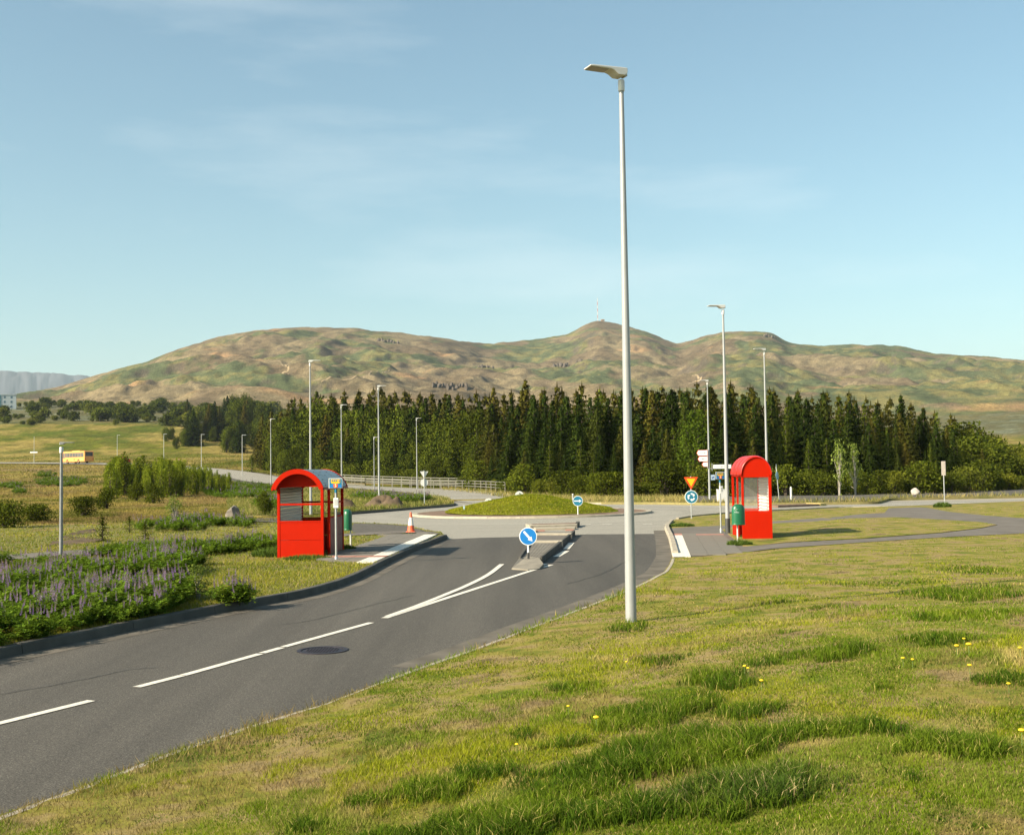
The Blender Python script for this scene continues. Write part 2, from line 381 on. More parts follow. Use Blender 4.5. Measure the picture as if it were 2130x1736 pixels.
ROADC = spline([(2, 88), _xy(985, 108), _xy(900, 130), _xy(800, 146), _xy(700, 157), _xy(577, 172), _xy(476, 222), _xy(308, 268), _xy(196, 296), _xy(20, 338), _xy(-300, 390)], 14)
def road_dist(x, y):
    x = np.asarray(x, float); y = np.asarray(y, float)
    if x.size < 400: return np.sqrt(((x[..., None] - ROADC[:, 0]) ** 2 + (y[..., None] - ROADC[:, 1]) ** 2).min(-1))
    r = np.full(np.shape(x), 1e9)
    for q in ROADC: r = np.minimum(r, (x - q[0]) ** 2 + (y - q[1]) ** 2)
    return np.sqrt(r)
def ridge_d(u): return 2450 + 260 * np.sin(u * 9 + .6) + 120 * np.sin(u * 23)
def ground_z(x, y):
    x = np.asarray(x, float); y = np.asarray(y, float)
    d = np.clip(y, 1, None); u = np.clip(x / d, -1.59, 1.59)
    iu = (u + 1.6) / 3.2 * 320; idd = np.clip(d, 0, 899.0)
    a = np.floor(iu).astype(int); b = np.floor(idd).astype(int); fa = iu - a; fb = idd - b; a1 = np.minimum(a + 1, 320); b1 = np.minimum(b + 1, 900)
    z = (_t[a, b] * (1 - fa) + _t[a1, b] * fa) * (1 - fb) + (_t[a, b1] * (1 - fa) + _t[a1, b1] * fa) * fb
    near = sstep(d, 70, 200); rq = sstep(road_dist(x, y), 6, 13) if np.any((d > 60) & (d < 460)) else 1.0
    z = z + rq * near * (fbm(x / 14, y / 14, 3, 3) - .5) * 0.5 * sstep(900 - d, 0, 300) + rq * sstep(d, 60, 110) * (fbm(x / 5, y / 5, 2, 9) - .5) * .22
    far = d > 880
    if np.any(far):
        hr = EYE + np.interp(u, _uf, _ef) * ridge_d(u); dr = ridge_d(u)
        t = (d - 880) / (dr - 880); tc_ = np.clip(t, 0, 1)
        sh = tc_ ** 1.15 * (1 - .10 * np.sin(tc_ * math.pi))
        zh = z + (hr - z) * sh
        wob = (fbm(x / 420, y / 300, 5, 21, .55) - .5) * 95 + (np.abs(fbm(x / 170, y / 150, 5, 41, .58) - .5) * -2 + .35) * 30
        zh = zh + wob * np.sin(np.clip(tc_, 0, 1) * math.pi) ** .8 * .9 + (fbm(x / 30, y / 40, 4, 55, .6) - .5) * 12 * sstep(tc_, .05, .3) * (1 - .5 * sstep(tc_, .8, 1)) + (np.abs(fbm(x / 85 + .3 * fbm(x / 40, y / 40, 2, 5), y / 150, 4, 57, .55) - .5) * -2 + .3) * 13 * sstep(tc_, .05, .25) * sstep(1 - tc_, .03, .25)
        zh = np.where(t > 1, hr - (hr + 40) * sstep(t, 1, 1.9) + (fbm(x / 30, y / 40, 3, 55) - .5) * 7, zh)
        # the hillside never rises above the sight line to its own skyline
        lim = EYE + np.interp(u, _uf, _ef) * d * (1 - .010 * (1 - tc_)) + 3
        zh = np.minimum(zh, np.where(t < 1, lim, 1e9))
        z = np.where(far, z + (zh - z) * sstep(d, 880, 1150), z)
    return z
_MD = np.concatenate([np.linspace(20, 120, 260), np.linspace(120.5, 900, 700)])
def Gt(px, py, dz=0.0):
    """where the sight line through a picture point first meets the ground"""
    d = ray(px, py); x = d[0] / d[1] * _MD; los = EYE + d[2] / d[1] * _MD; g = ground_z(x, _MD) + dz
    k = np.where(g >= los)[0]; k = int(k[0]) if len(k) else len(_MD) - 1
    if k > 0:
        e0, e1 = los[k - 1] - g[k - 1], los[k] - g[k]; f = e0 / (e0 - e1) if e0 != e1 else 0; D = _MD[k - 1] + (_MD[k] - _MD[k - 1]) * min(max(f, 0), 1)
    else: D = _MD[0]
    return np.array([d[0] / d[1] * D, D, float(ground_z(d[0] / d[1] * D, D)) + dz])
def on_ground(px, D, dz=0.0):
    x = (px - 1065) / FPX * D; return np.array([x, D, float(ground_z(x, D)) + dz])

# ================================================================== THE SETTING
# ------------------------------------------------------------------ terrain
def build_terrain():
    us = np.unique(np.concatenate([np.linspace(-1.6, -.55, 40), np.linspace(-.55, .55, 440), np.linspace(.55, 1.6, 40)]))
    ds = np.concatenate([np.linspace(28, 110, 60), np.geomspace(112, 880, 120), np.linspace(886, 2900, 260), np.geomspace(2950, 17000, 40)])
    UU, DD = np.meshgrid(us, ds); X = UU * DD; Y = DD
    Z = ground_z(X, Y)
    inside = (X > -12.5) & (X < 62) & (Y < 97) & (X < 60)
    Z = np.where(inside, -0.5, Z)
    V = np.stack([X, Y, Z], -1).reshape(-1, 3); nu = len(us); nd = len(ds)
    i = np.arange(nd - 1)[:, None] * nu + np.arange(nu - 1)[None]; i = i.ravel()
    T = np.concatenate([np.stack([i, i + 1, i + nu + 1], 1), np.stack([i, i + nu + 1, i + nu], 1)])
    # cover: what grows where, as the surface's own colour
    x, y = V[:, 0], V[:, 1]; u = x / y
    straw = np.array([.215, .165, .046]); green = np.array([.105, .108, .014]); lush = np.array([.055, .080, .011]); heath = np.array([.095, .090, .048])
    n1 = fbm(x / 22, y / 34, 5, 60, .6); n2 = fbm(x / 9, y / 14, 4, 70); n3 = fbm(x / 60, y / 110, 4, 80)
    c = straw + (green - straw) * sstep(n1 * .7 + n2 * .3, .44, .60)[:, None]
    c = c + (lush - c) * (sstep(n3 * .6 + n2 * .4, .52, .66) * .7)[:, None]
    brown = np.array([.20, .135, .070]); c = c + (brown - c) * (sstep(fbm(x / 14, y / 18, 5, 90, .6), .52, .64) * .8 * (y < 280))[:, None]
    hb = sstep(y, 585, 640) * sstep(1000 - y, 0, 200); c = c + (heath - c) * (hb * .85)[:, None]
    hb2 = heath * 1.6 * np.array([.9, 1.0, 1.2]); c = c + (hb2 - c) * (hb * sstep(n2, .5, .62) * .8)[:, None]
    # the hills
    t = sstep(y, 800, 1050)
    h_br = np.array([.118, .088, .052]); h_tan = np.array([.170, .132, .074]); h_gr = np.array([.070, .088, .040]); h_gr2 = np.array([.125, .112, .040]); h_dk = np.array([.075, .060, .045]); h_or = np.array([.32, .18, .085])
    wx, wy = x + 120 * (fbm(x / 150, y / 150, 4, 171) - .5), y + 220 * (fbm(x / 130, y / 150, 4, 181) - .5)
    a1 = fbm(wx / 120, wy / 150, 6, 101, .66); a2 = fbm(wx / 70 + 3, wy / 200, 6, 111, .66); a3 = fbm(wx / 260, wy / 300, 5, 121, .6); a4 = fbm(x / 24, y / 36, 5, 131, .66)
    hc = h_br + (h_tan - h_br) * sstep(a2, .44, .62)[:, None]
    gm = sstep(a1 * .55 + a3 * .45 + .05 * np.clip(u * 2.2, -1, 1) - .035 * sstep(y, 1900, 2300) * (u < 0), .500, .540)
    hc = hc + ((h_gr + (h_gr2 - h_gr) * sstep(a4, .45, .65)[:, None]) - hc) * (gm * .9)[:, None]
    hc = hc + (h_or - hc) * (sstep(fbm(x / 120, y / 100, 4, 151), .68, .76) * .45)[:, None]
    hc = hc * (.56 + .95 * a4)[:, None]
    # steep ground is bare dark rock
    gz = Z; gy = np.gradient(gz, axis=0) / np.gradient(DD, axis=0); gx = np.gradient(gz, axis=1) / np.maximum(np.gradient(X, axis=1), 1e-3)
    slope = np.hypot(gx, gy).ravel(); rock = sstep(slope + .45 * (a4 - .5), .58, .82)
    hc = hc + (h_dk - hc) * (rock * .85)[:, None]
    c = c + (hc - c) * t[:, None]
    c = np.where((y > 4200)[:, None], np.array([.12, .11, .08]), c)
    me = trimesh('terrain', V, T, c)
    m, n, l = _nt('terrain_cover'); b = n['Principled BSDF']; b.inputs['Roughness'].default_value = 1; b.inputs['Specular IOR Level'].default_value = .05
    a = n.new('ShaderNodeAttribute'); a.attribute_name = 'Col'; tcn = n.new('ShaderNodeTexCoord')
    def nz_(s, d=8, r=.65):
        q = n.new('ShaderNodeTexNoise'); q.inputs['Scale'].default_value = s; q.inputs['Detail'].default_value = d; q.inputs['Roughness'].default_value = r; l.new(tcn.outputs['Object'], q.inputs['Vector']); return q
    f1 = nz_(.9); f2 = nz_(.055, 10, .7)
    mr = n.new('ShaderNodeMapRange'); mr.inputs[1].default_value = .3; mr.inputs[2].default_value = .7; mr.inputs[3].default_value = .62; mr.inputs[4].default_value = 1.38; l.new(f1.outputs['Fac'], mr.inputs[0])
    mr2 = n.new('ShaderNodeMapRange'); mr2.inputs[1].default_value = .3; mr2.inputs[2].default_value = .7; mr2.inputs[3].default_value = .70; mr2.inputs[4].default_value = 1.30; l.new(f2.outputs['Fac'], mr2.inputs[0])
    mp3 = n.new('ShaderNodeMapping'); mp3.inputs['Scale'].default_value = (1, .3, 1); l.new(tcn.outputs['Object'], mp3.inputs['Vector']); f3 = nz_(.42, 5, .75); l.new(mp3.outputs[0], f3.inputs['Vector'])
    mr3 = n.new('ShaderNodeMapRange'); mr3.inputs[1].default_value = .32; mr3.inputs[2].default_value = .68; mr3.inputs[3].default_value = .66; mr3.inputs[4].default_value = 1.34; l.new(f3.outputs['Fac'], mr3.inputs[0])
    mu0 = n.new('ShaderNodeMath'); mu0.operation = 'MULTIPLY'; l.new(mr.outputs[0], mu0.inputs[0]); l.new(mr3.outputs[0], mu0.inputs[1])
    mu = n.new('ShaderNodeMath'); mu.operation = 'MULTIPLY'; l.new(mu0.outputs[0], mu.inputs[0]); l.new(mr2.outputs[0], mu.inputs[1])
    hs = n.new('ShaderNodeHueSaturation'); l.new(a.outputs[0], hs.inputs['Color']); l.new(mu.outputs[0], hs.inputs['Value']); l.new(hs.outputs[0], b.inputs['Base Color'])
    bp = n.new('ShaderNodeBump'); bp.inputs['Strength'].default_value = .5; bp.inputs['Distance'].default_value = .35; l.new(f1.outputs['Fac'], bp.inputs['Height'])
    bp2 = n.new('ShaderNodeBump'); bp2.inputs['Strength'].default_value = .55; bp2.inputs['Distance'].default_value = 4.0; l.new(f2.outputs['Fac'], bp2.inputs['Height']); l.new(bp.outputs[0], bp2.inputs['Normal'])
    l.new(bp2.outputs[0], b.inputs['Normal'])
    o = link('terrain', me, m, smooth=True); struct(o, 'rolling fields and bare brown and green hills')
build_terrain()

def build_mesa():
    us = np.linspace(-.62, -.1, 200); n = len(us)
    prof = np.interp(us, [(-80 - 1065) / FPX, (0 - 1065) / FPX, (60 - 1065) / FPX, (110 - 1065) / FPX, (205 - 1065) / FPX, (300 - 1065) / FPX, (500 - 1065) / FPX], [980 - 762 + 4, 984 - 764, 984 - 767, 984 - 770, 984 - 779, 984 - 800, 984 - 900]) / FPX
    rows = []
    for k, (D, fr) in enumerate(((9000, 0), (9300, .25), (9600, .48), (9850, .72), (10050, .93), (10150, .985), (10600, 1.0), (12500, 1.0), (13500, .1))):
        gul = (np.abs(fbm(us * 95 + k * .35, np.full(n, k * .25), 4, 7) - .5) * 2)
        D_ = D + (gul * 420 if fr not in (0, 1.0) else 0)
        z = EYE + prof * 10500 * fr + (gul - .4) * (70 if 0 < fr < .95 else 12)
        rows.append(np.stack([us * D_ if np.ndim(D_) else us * D, np.full(n, D) + (D_ - D), z], 1))
    V = np.concatenate(rows); i = (np.arange(len(rows) - 1)[:, None] * n + np.arange(n - 1)[None]).ravel()
    T = np.concatenate([np.stack([i, i + 1, i + n + 1], 1), np.stack([i, i + n + 1, i + n], 1)])
    o = link('table_mountain', trimesh('table_mountain', V, T), mat('mesa_rock', (.045, .045, .050), 1, var=.35, scale=.004, spec=.05), smooth=False)
    struct(o, 'flat topped blue hazy mountain far behind the left slope')
build_mesa()

# ------------------------------------------------------------------ asphalt
ISL = (1.05, 68.0)                             # centre of the roundabout
old_asphalt = asphaltmat('old_asphalt', (.255, .235, .195), (.42, .38, .31), .13, ISL)
new_asphalt = asphaltmat('new_asphalt', (.071, .063, .052), (.30, .27, .22), .30)
path_asphalt = mat('path_asphalt', (.135, .118, .100), .9, var=.16, scale=1.2, bump=.3, bscale=90, spec=.2)
concrete = mat('concrete', (.33, .29, .225), .9, var=.16, scale=3, bump=.35, bscale=60, spec=.2, dirt=(.12, .105, .08), dirt_amt=.55)
concrete_grey = mat('concrete_grey', (.078, .074, .064), .9, var=.18, scale=3, bump=.35, bscale=60, spec=.2, dirt=(.10, .09, .07), dirt_amt=.6)
slab_mat = mat('slab', (.160, .145, .122), .92, var=.16, scale=1.7, bump=.3, bscale=80, spec=.2, dirt=(.09, .08, .065), dirt_amt=.4)
pink_slab = mat('pink_slab', (.33, .16, .12), .92, var=.15, scale=4, bump=.3, bscale=80, spec=.2)
white_paint = mat('white_paint', (.62, .58, .50), .75, var=.14, scale=11, spec=.2, dirt=(.11, .10, .085), dirt_amt=.95)
flat = lambda z: (lambda x, y: np.zeros(np.shape(x)) + z)
o = sheet('road', [(-14, -8), (60, -8), (60, 104), (-14, 104)], flat(0), 4, old_asphalt, grow=0); struct(o, 'worn pale grey asphalt of the roundabout and its arms')
edgeA = [(-150, 1768), (0, 1705), (99, 1671), (208, 1630), (333, 1580), (447, 1541), (572, 1500), (665, 1474), (780, 1429), (884, 1390), (988, 1354), (1107, 1307), (1190, 1276), (1256, 1250), (1329, 1219), (1366, 1200), (1381, 1192), (1391, 1178), (1397, 1164)]
edgeA = [G(*p) for p in edgeA]
stopA = [G(*p) for p in [(1399, 1155), (1396, 1140), (1391, 1120), (1384, 1103), (1384, 1097), (1389, 1090), (1394, 1086)]]
farA = [G(*p) for p in [(1406, 1081), (1433, 1076), (1461, 1073), (1511, 1069), (1601, 1064), (1747, 1057), (1850, 1056), (1941, 1053), (2130, 1045), (2300, 1038)]]
edgeB_px = [(-260, 1402), (0, 1349), (182, 1312.5), (390, 1271), (520, 1247.5), (624, 1229), (690, 1212), (728, 1199), (764, 1183), (808, 1161), (868, 1135), (898, 1124), (922, 1114.5), (930, 1112)]
edgeB = [G(x, y, .14) for x, y in edgeB_px]
backB = [G(x, y, .1) for x, y in [(918, 1107), (888, 1103), (864, 1097), (848, 1091.5), (792, 1088.5), (736, 1086.5), (640, 1086), (560, 1086)]]
seam = [G(x, y) for x, y in [(934, 1121), (1000, 1118), (1090, 1116), (1212, 1111), (1363, 1110), (1384, 1110)]]
dark_poly = [np.array([-9.2, -6, 0])] + edgeA[0:] + [G(1399, 1155), G(1396, 1140), G(1391, 1120)] + seam[::-1] + [q + np.array([-.05, 0, 0]) for q in edgeB[::-1]] + [np.array([-14, 3, 0]), np.array([-14, -6, 0])]
o = sheet('road', dark_poly, flat(.004), 3, new_asphalt, grow=0); struct(o, 'newer dark asphalt road curving up from lower left to the roundabout')
# gutters: paler worn strips along both edges
gl = spline([(q[0] + .20, q[1] - .05) for q in edgeB[:-2]], 6); o = ribbon('gutter', gl, .42, flat(.008), mat('gutter', (.115, .10, .08), .9, var=.3, scale=1.5, spec=.2)); struct(o)
gr_pts = spline([(q[0] - .22, q[1] + .05) for q in edgeA[9:] + stopA[:4]], 6)
o = ribbon('gutter', gr_pts, .5, flat(.008), MATS['gutter']); struct(o)
# painted lines, each a stripe of its own on the road
def stripe(px_pts, w=.12, z=.012):
    o = ribbon('road_marking', spline([G(x, y) for x, y in px_pts], 6), w, flat(z), white_paint); struct(o); return o
stripe([(-90, 1527), (0, 1505), (190, 1458)])
stripe([(284, 1430), (378, 1406)]); stripe([(380, 1405.5), (541, 1360.5)]); stripe([(545, 1359), (586, 1347.5)]); stripe([(590, 1346), (772, 1295.5)])
stripe([(800, 1286), (957.6, 1235), (1050, 1205), (1106, 1187), (1147, 1175)], .13)
stripe([(806, 1283), (870, 1260), (932, 1235), (972, 1218), (1015, 1196), (1044, 1174)], .13, .016)
stripe([(1114, 1180), (1135, 1172.5)], .16); stripe([(1157, 1158), (1178, 1146)], .2); stripe([(1178, 1142), (1189, 1129)], .2)
for a, b in ((1212, 1230), (1253, 1273), (1296, 1314), (1337, 1357), (1380, 1391)): stripe([(a, 1090), (b, 1090)], .22)
stripe([(1205, 1110.5), (1218, 1110.5)], .1, .013)

crack_m = mat('tar_crack', (.022, .020, .018), .7, var=.2)
_cr = np.random.default_rng(12)
for pts in ([(-60, 1452), (120, 1425), (260, 1395), (330, 1388)], [(560, 1300), (640, 1292), (760, 1262), (860, 1238)], [(700, 1222), (770, 1196), (850, 1170)], [(1180, 1215), (1260, 1190), (1330, 1150)]):
    q = resample(spline([G(x, y) for x, y in pts], 8), .18); q = q + _cr.normal(size=q.shape) * .022; struct(ribbon('road_crack', q, .016, flat(.010), crack_m))

# ------------------------------------------------------------------ lawns and verges
lawn_m = groundmat('lawn_soil', [(.30, (.115, .080, .040)), (.43, (.25, .185, .075)), (.52, (.20, .175, .028)), (.62, (.10, .12, .012))], 1.3, 38, .6, .03)
verge_m = groundmat('verge_soil', [(.30, (.10, .075, .04)), (.45, (.19, .16, .06)), (.58, (.13, .14, .035)), (.7, (.075, .10, .02))], .7, 30, .6, .04)
dirt_m = groundmat('bare_dirt', [(.3, (.065, .046, .03)), (.55, (.13, .092, .058)), (.75, (.10, .075, .05))], 1.5, 24, .7, .05)
gravel_m = groundmat('gravel', [(.3, (.055, .05, .045)), (.5, (.105, .095, .082)), (.7, (.19, .17, .145))], 9, 55, .9, .03, fine=.4)
E0 = np.array(edgeA[0][:2]); Ed = np.array(edgeA[11][:2]) - E0; Ed /= np.hypot(*Ed)
def lawn_z(x, y):
    x = np.asarray(x, float); y = np.asarray(y, float)
    e = (x - E0[0]) * Ed[1] - (y - E0[1]) * Ed[0]
    return .04 + .72 * sstep(e, 0.3, 7.5) * sstep(27 - y, 0, 17) + .22 * sstep(x, 6, 17) * sstep(36 - y, 0, 12) + .06 * sstep(e, 0, 1) \
        + .09 * (fbm(x / 1.7, y / 1.7, 3, 5) - .5) * sstep(e, .1, 1.2) * sstep(34 - y, 0, 8)
lawnA = edgeA + stopA + farA + [np.array([58, 90, 0]), np.array([58, -8, 0]), np.array([-10, -8, 0])]
lawnA2 = [(q[0], q[1]) for q in lawnA]
o = sheet('lawn', lawnA2, lawn_z, .35, lawn_m, skirt=.25, grow=.022); struct(o, 'patchy yellow green lawn on the right and foreground')
def verge_z(x, y): return .115 + .05 * (fbm(x / 3, y / 3, 3, 15) - .5) + .0 * x
vergeB = [(q[0] - .1, q[1] + .03) for q in edgeB] + [(q[0], q[1]) for q in backB] + [tuple(G(x, y, .1)[:2]) for x, y in [(500, 1085), (300, 1087), (0, 1092), (-300, 1098)]] + [(-45, 50), (-30, 14)]
o = sheet('verge', vergeB, verge_z, .4, verge_m, skirt=.3, grow=.022); struct(o, 'grassy verge with lupines along the left kerb')
outC = [(944, 1047), (868, 1053.5), (736, 1062.5), (640, 1068), (560, 1072), (480, 1071), (470, 1040), (500, 1012), (620, 1007), (720, 1014.5), (808, 1024), (880, 1029), (918, 1033), (938, 1040)]
polyC = [tuple(Gt(x, y, .06)[:2]) for x, y in outC]
def zC(x, y): return ground_z(x, y) + .06
o = sheet('verge', polyC, zC, .8, verge_m, skirt=.3, grow=.012); struct(o, 'grass strip with a dirt heap between the two left arms')
# verge in front of the wood, and the gravel strip along the far road on the right
outF = [(960, 1024), (1000, 1029), (1060, 1035), (1150, 1042), (1260, 1044), (1360, 1044), (1430, 1045), (1520, 1046), (1602, 1045.5), (1746, 1044), (1826, 1043), (1850, 1036), (2130, 1031), (2400, 1026)]
polyF = [tuple(Gt(x, y, .06)[:2]) for x, y in outF] + [(80, 140), (40, 150), (0, 165), (-12, 150)]
o = sheet('verge', polyF, zC, 1.2, groundmat('dry_verge', [(.3, (.13, .11, .05)), (.5, (.24, .20, .08)), (.7, (.12, .13, .035))], .4, 14, .6, .05), skirt=.3, grow=.012); struct(o, 'dry grass verge in front of the spruce wood')
polyG = [tuple(Gt(x, y, .06)[:2]) for x, y in [(1425, 1043.5), (1520, 1044.5), (1602, 1044), (1746, 1042.5), (1826, 1041), (1850, 1034.5), (2130, 1029.5), (2400, 1025), (2400, 1014), (2130, 1017), (1950, 1024), (1700, 1028), (1560, 1031), (1470, 1033)]]
o = sheet('gravel_strip', polyG, lambda x, y: ground_z(x, y) + .075, 1.0, gravel_m, grow=.012); struct(o, 'dark gravel strip along the far side of the road')
lay = [tuple(G(x, y)[:2]) for x, y in [(1826, 1043.5), (1850, 1036.5), (2130, 1031.5), (2300, 1029), (2300, 1035), (2130, 1038.5), (1990, 1041)]]
o = sheet('lay_by', lay, flat(.006), 2, mat('pale_concrete', (.30, .265, .21), .9, var=.1, scale=1.2, spec=.2), grow=0); struct(o)

# footpaths, the loop of grass between them and the bus-stop pavements
pathP = [(1400.5, 1155), (1448, 1152.6), (1544, 1146), (1672, 1136.6), (1810, 1127), (1960, 1117.4), (2130, 1109.4), (2300, 1100), (2300, 1088), (2130, 1078), (2056, 1072.6), (1976, 1064.6), (1928, 1056), (1912, 1055), (1848, 1057),
         (1840, 1066.8), (1736, 1072.6), (1602, 1082), (1509, 1090), (1432.6, 1093), (1391, 1096), (1389, 1103), (1394, 1120), (1398.5, 1140)]
pathW = [tuple(G(x, y, .1)[:2]) for x, y in pathP]
def path_z(x, y): return lawn_z(x, y) + .012
o = sheet('footpath', pathW, path_z, .5, path_asphalt, grow=.015); struct(o, 'grey asphalt footpath forking behind the right bus stop')
loopP = [(1546, 1132.5), (1640, 1128.6), (1800, 1120.6), (1960, 1108.6), (2040, 1099), (2074, 1092.4), (2040, 1087), (1992, 1083.8), (1864, 1076.8), (1768, 1079), (1605, 1087), (1525, 1093.5), (1503, 1099), (1520, 1112)]
loopW = [tuple(G(x, y, .1)[:2]) for x, y in loopP]
o = sheet('lawn', loopW, lambda x, y: lawn_z(x, y) + .035, .6, lawn_m, skirt=.06, grow=.015); struct(o, 'loop of grass enclosed by the footpaths beside the right shelter')

def slabs(name, label, origin, dirv, nx, ny, sx, sy, zf, keep, pick=None):
    """concrete flags laid one by one; keep(x,y) says which lie inside the pavement"""
    root = bpy.data.objects.new(name, None); C.objects.link(root); struct(root, label)
    d = np.array(dirv, float); d /= np.hypot(*d); nr = np.array([d[1], -d[0]])
    g = .008; b = MB(); b.box((0, 0, 0), (sx - g, sy - g, .05)); shared = {}
    for i in range(nx):
        for j in range(ny):
            p = np.array(origin[:2]) + nr * (i + .5) * sx + d * (j + .5) * sy
            if not keep(p[0], p[1]): continue
            m = pick(i, j, p) if pick else slab_mat
            if m.name not in shared:
                me = b.mesh('paving_slab'); me.materials.append(m); shared[m.name] = me
            o = bpy.data.objects.new('paving_slab', shared[m.name]); C.objects.link(o); o.parent = root
            o.location = (p[0], p[1], float(zf(p[0], p[1])) - .018 + random.uniform(-.003, .003)); o.rotation_euler = (random.uniform(-.004, .004), random.uniform(-.004, .004), math.atan2(nr[1], nr[0]))
    return root
# right stop
kR = [G(x, y, .1)[:2] for x, y in [(1399, 1154), (1389.5, 1106)]]
dR = np.array(kR[1]) - np.array(kR[0])
stopR = [tuple(G(x, y, .1)[:2]) for x, y in [(1400.5, 1154.5), (1540, 1146), (1546, 1133), (1518, 1113), (1500, 1106), (1391, 1107)]]
def pickR(i, j, p):
    if i < 1: return white_paint if j < 17 else pink_slab
    q = p; s_ = j
    if j == 17 and 1 < i < 9: return pink_slab
    if i in (4, 5) and 12 < j < 18: return pink_slab
    if j == 13 and 5 < i < 10: return pink_slab
    return slab_mat
slabs('pavement', 'paved waiting area of the right bus stop', np.array(kR[0]) + dR / np.hypot(*dR) * .02, dR, 10, 19, .5, .6, lambda x, y: lawn_z(np.array(x), np.array(y)) + .028, lambda x, y: pip(np.array([x]), np.array([y]), stopR)[0], pickR)
# left stop
stopL = [tuple(G(x, y, .12)[:2]) for x, y in [(668, 1166), (779, 1171), (800, 1161.5), (866, 1133), (896, 1122), (918, 1112.5), (884, 1110), (800, 1112), (752, 1137), (726, 1147), (690, 1156)]]
kL = [np.array(G(x, y, .12)[:2]) for x, y in [(788, 1171), (866, 1135.5)]]; dL = kL[1] - kL[0]; nL = np.array([-dL[1], dL[0]]) / np.hypot(*dL)
def pickL(i, j, p):
    if i == 9: return pink_slab if j == 4 else (white_paint if j < 23 else slab_mat)
    if j == 4 and i > 3: return pink_slab
    return slab_mat
slabs('pavement', 'paved waiting area of the left bus stop', kL[0] + nL * (10 * .45 + .14) - dL / np.hypot(*dL) * .6, dL, 10, 40, .45, .6, lambda x, y: .15, lambda x, y: pip(np.array([x]), np.array([y]), stopL)[0], pickL)
pL = [tuple(G(x, y, .12)[:2]) for x, y in [(690, 1120), (728, 1115), (848, 1109.5), (898, 1110.5), (918, 1111), (900, 1107.5), (860, 1104), (780, 1107), (720, 1111), (686, 1114)]]
o = sheet('footpath', pL, lambda x, y: verge_z(x, y) + .03, .5, path_asphalt, grow=.015); struct(o, 'short strip of asphalt path behind the left bus stop')
pL2 = [tuple(G(x, y, .12)[:2]) for x, y in [(-200, 1176), (0, 1167), (120, 1159), (240, 1149), (330, 1141), (330, 1136), (240, 1141), (120, 1148), (0, 1155), (-200, 1162)]]
o = sheet('footpath', pL2, lambda x, y: verge_z(x, y) + .04, .5, path_asphalt, grow=.015); struct(o, 'footpath crossing the left field behind the lupines')
gB = [tuple(G(x, y, .12)[:2]) for x, y in [(736, 1088), (800, 1090), (846, 1093.5), (862, 1099), (886, 1104.5), (850, 1104.5), (780, 1107.5), (735, 1109), (730, 1098)]]
o = sheet('gravel_strip', gB, lambda x, y: verge_z(x, y) + .02, .4, gravel_m, grow=.012); struct(o, 'gravelly ground beside the traffic cone')
gB2 = [tuple(G(x, y, .12)[:2]) for x, y in [(440, 1086), (532, 1085.5), (585, 1087), (640, 1088), (640, 1082), (560, 1078.5), (470, 1079)]]
o = sheet('gravel_strip', gB2, lambda x, y: verge_z(x, y) + .045, .4, gravel_m, grow=.012); struct(o, 'dark gravel track left of the left shelter')
dB = [tuple(G(x, y, .12)[:2]) for x, y in [(96, 1136), (112, 1124), (140, 1114), (170, 1106), (196, 1104), (226, 1109), (234, 1116), (206, 1127), (180, 1128), (160, 1135), (130, 1133)]]
o = sheet('bare_ground', dB, lambda x, y: verge_z(x, y) + .28 * (fbm(x / .8, y / 1.2, 4, 4) - .42), .4, dirt_m, grow=.012); struct(o, 'brown patch of bare earth behind the left path')

# kerbs
kerb('kerb', spline(edgeB, 6), concrete_grey, .15, .15, 1, 2.2, 'dark concrete kerb along the left side of the road')
kerb('kerb', spline(backB, 5)[::-1], concrete, .14, .11, -1, 2.0, 'low kerb round the far edge of the left bus stop', uneven=.004) if False else None
kerb('kerb', spline(edgeA, 4), concrete, .09, .045, -1, 3.0, 'thin flush edging between road and foreground lawn', uneven=.004)
kerb('kerb', spline(stopA, 5), concrete, .16, .13, -1, 1.2, 'pale kerb round the right bus stop')
kerb('kerb', spline(farA, 4), concrete, .14, .11, -1, 3.0, 'kerb between the right lawn and the far road')
kerb('kerb', spline([Gt(x, y, .06) for x, y in [(640, 1068.5), (736, 1063), (868, 1054), (944, 1047.5), (938, 1040), (918, 1033)]], 6), concrete_grey, .15, .13, 1, 2.5, 'kerb of the grass strip left of the roundabout', uneven=.004)
kerb('kerb', spline([Gt(x, y, .02) for x, y in [(1000, 1030), (1150, 1043), (1260, 1045), (1360, 1045), (1430, 1046), (1520, 1047), (1602, 1046.5), (1746, 1045), (1826, 1044)]], 4), concrete, .15, .11, 1, 4.0, 'kerb along the far edge of the roundabout', uneven=.004)

# roundabout island: kerb ring, brown apron, grass mound
def ring(r, n=72): return [(ISL[0] + r * math.cos(2 * math.pi * k / n), ISL[1] + r * math.sin(2 * math.pi * k / n)) for k in range(n + 1)]
kerb('kerb', ring(6.9), concrete, .32, .11, 1, 1.9, 'pale concrete ring kerb round the roundabout island')
apron = mat('apron', (.175, .120, .088), .95, var=.22, scale=2.5, bump=.5, bscale=30, spec=.1)
o = sheet('roundabout_apron', ring(6.62)[:-1], flat(.10), .6, apron, grow=0); struct(o, 'brown paved apron of the roundabout island')
def mound_z(x, y):
    r = np.hypot((x - ISL[0] + .1) / 1.0, (y - ISL[1]) / 1.0); q = np.clip(1 - np.sqrt(r * r + .8) / 5.08, 0, 1); return .11 + 1.08 * q ** 1.05 + .10 * sstep(5.0 - r, 0, .4) + .05 * (fbm(x / .8, y / .8, 3, 31) - .5)
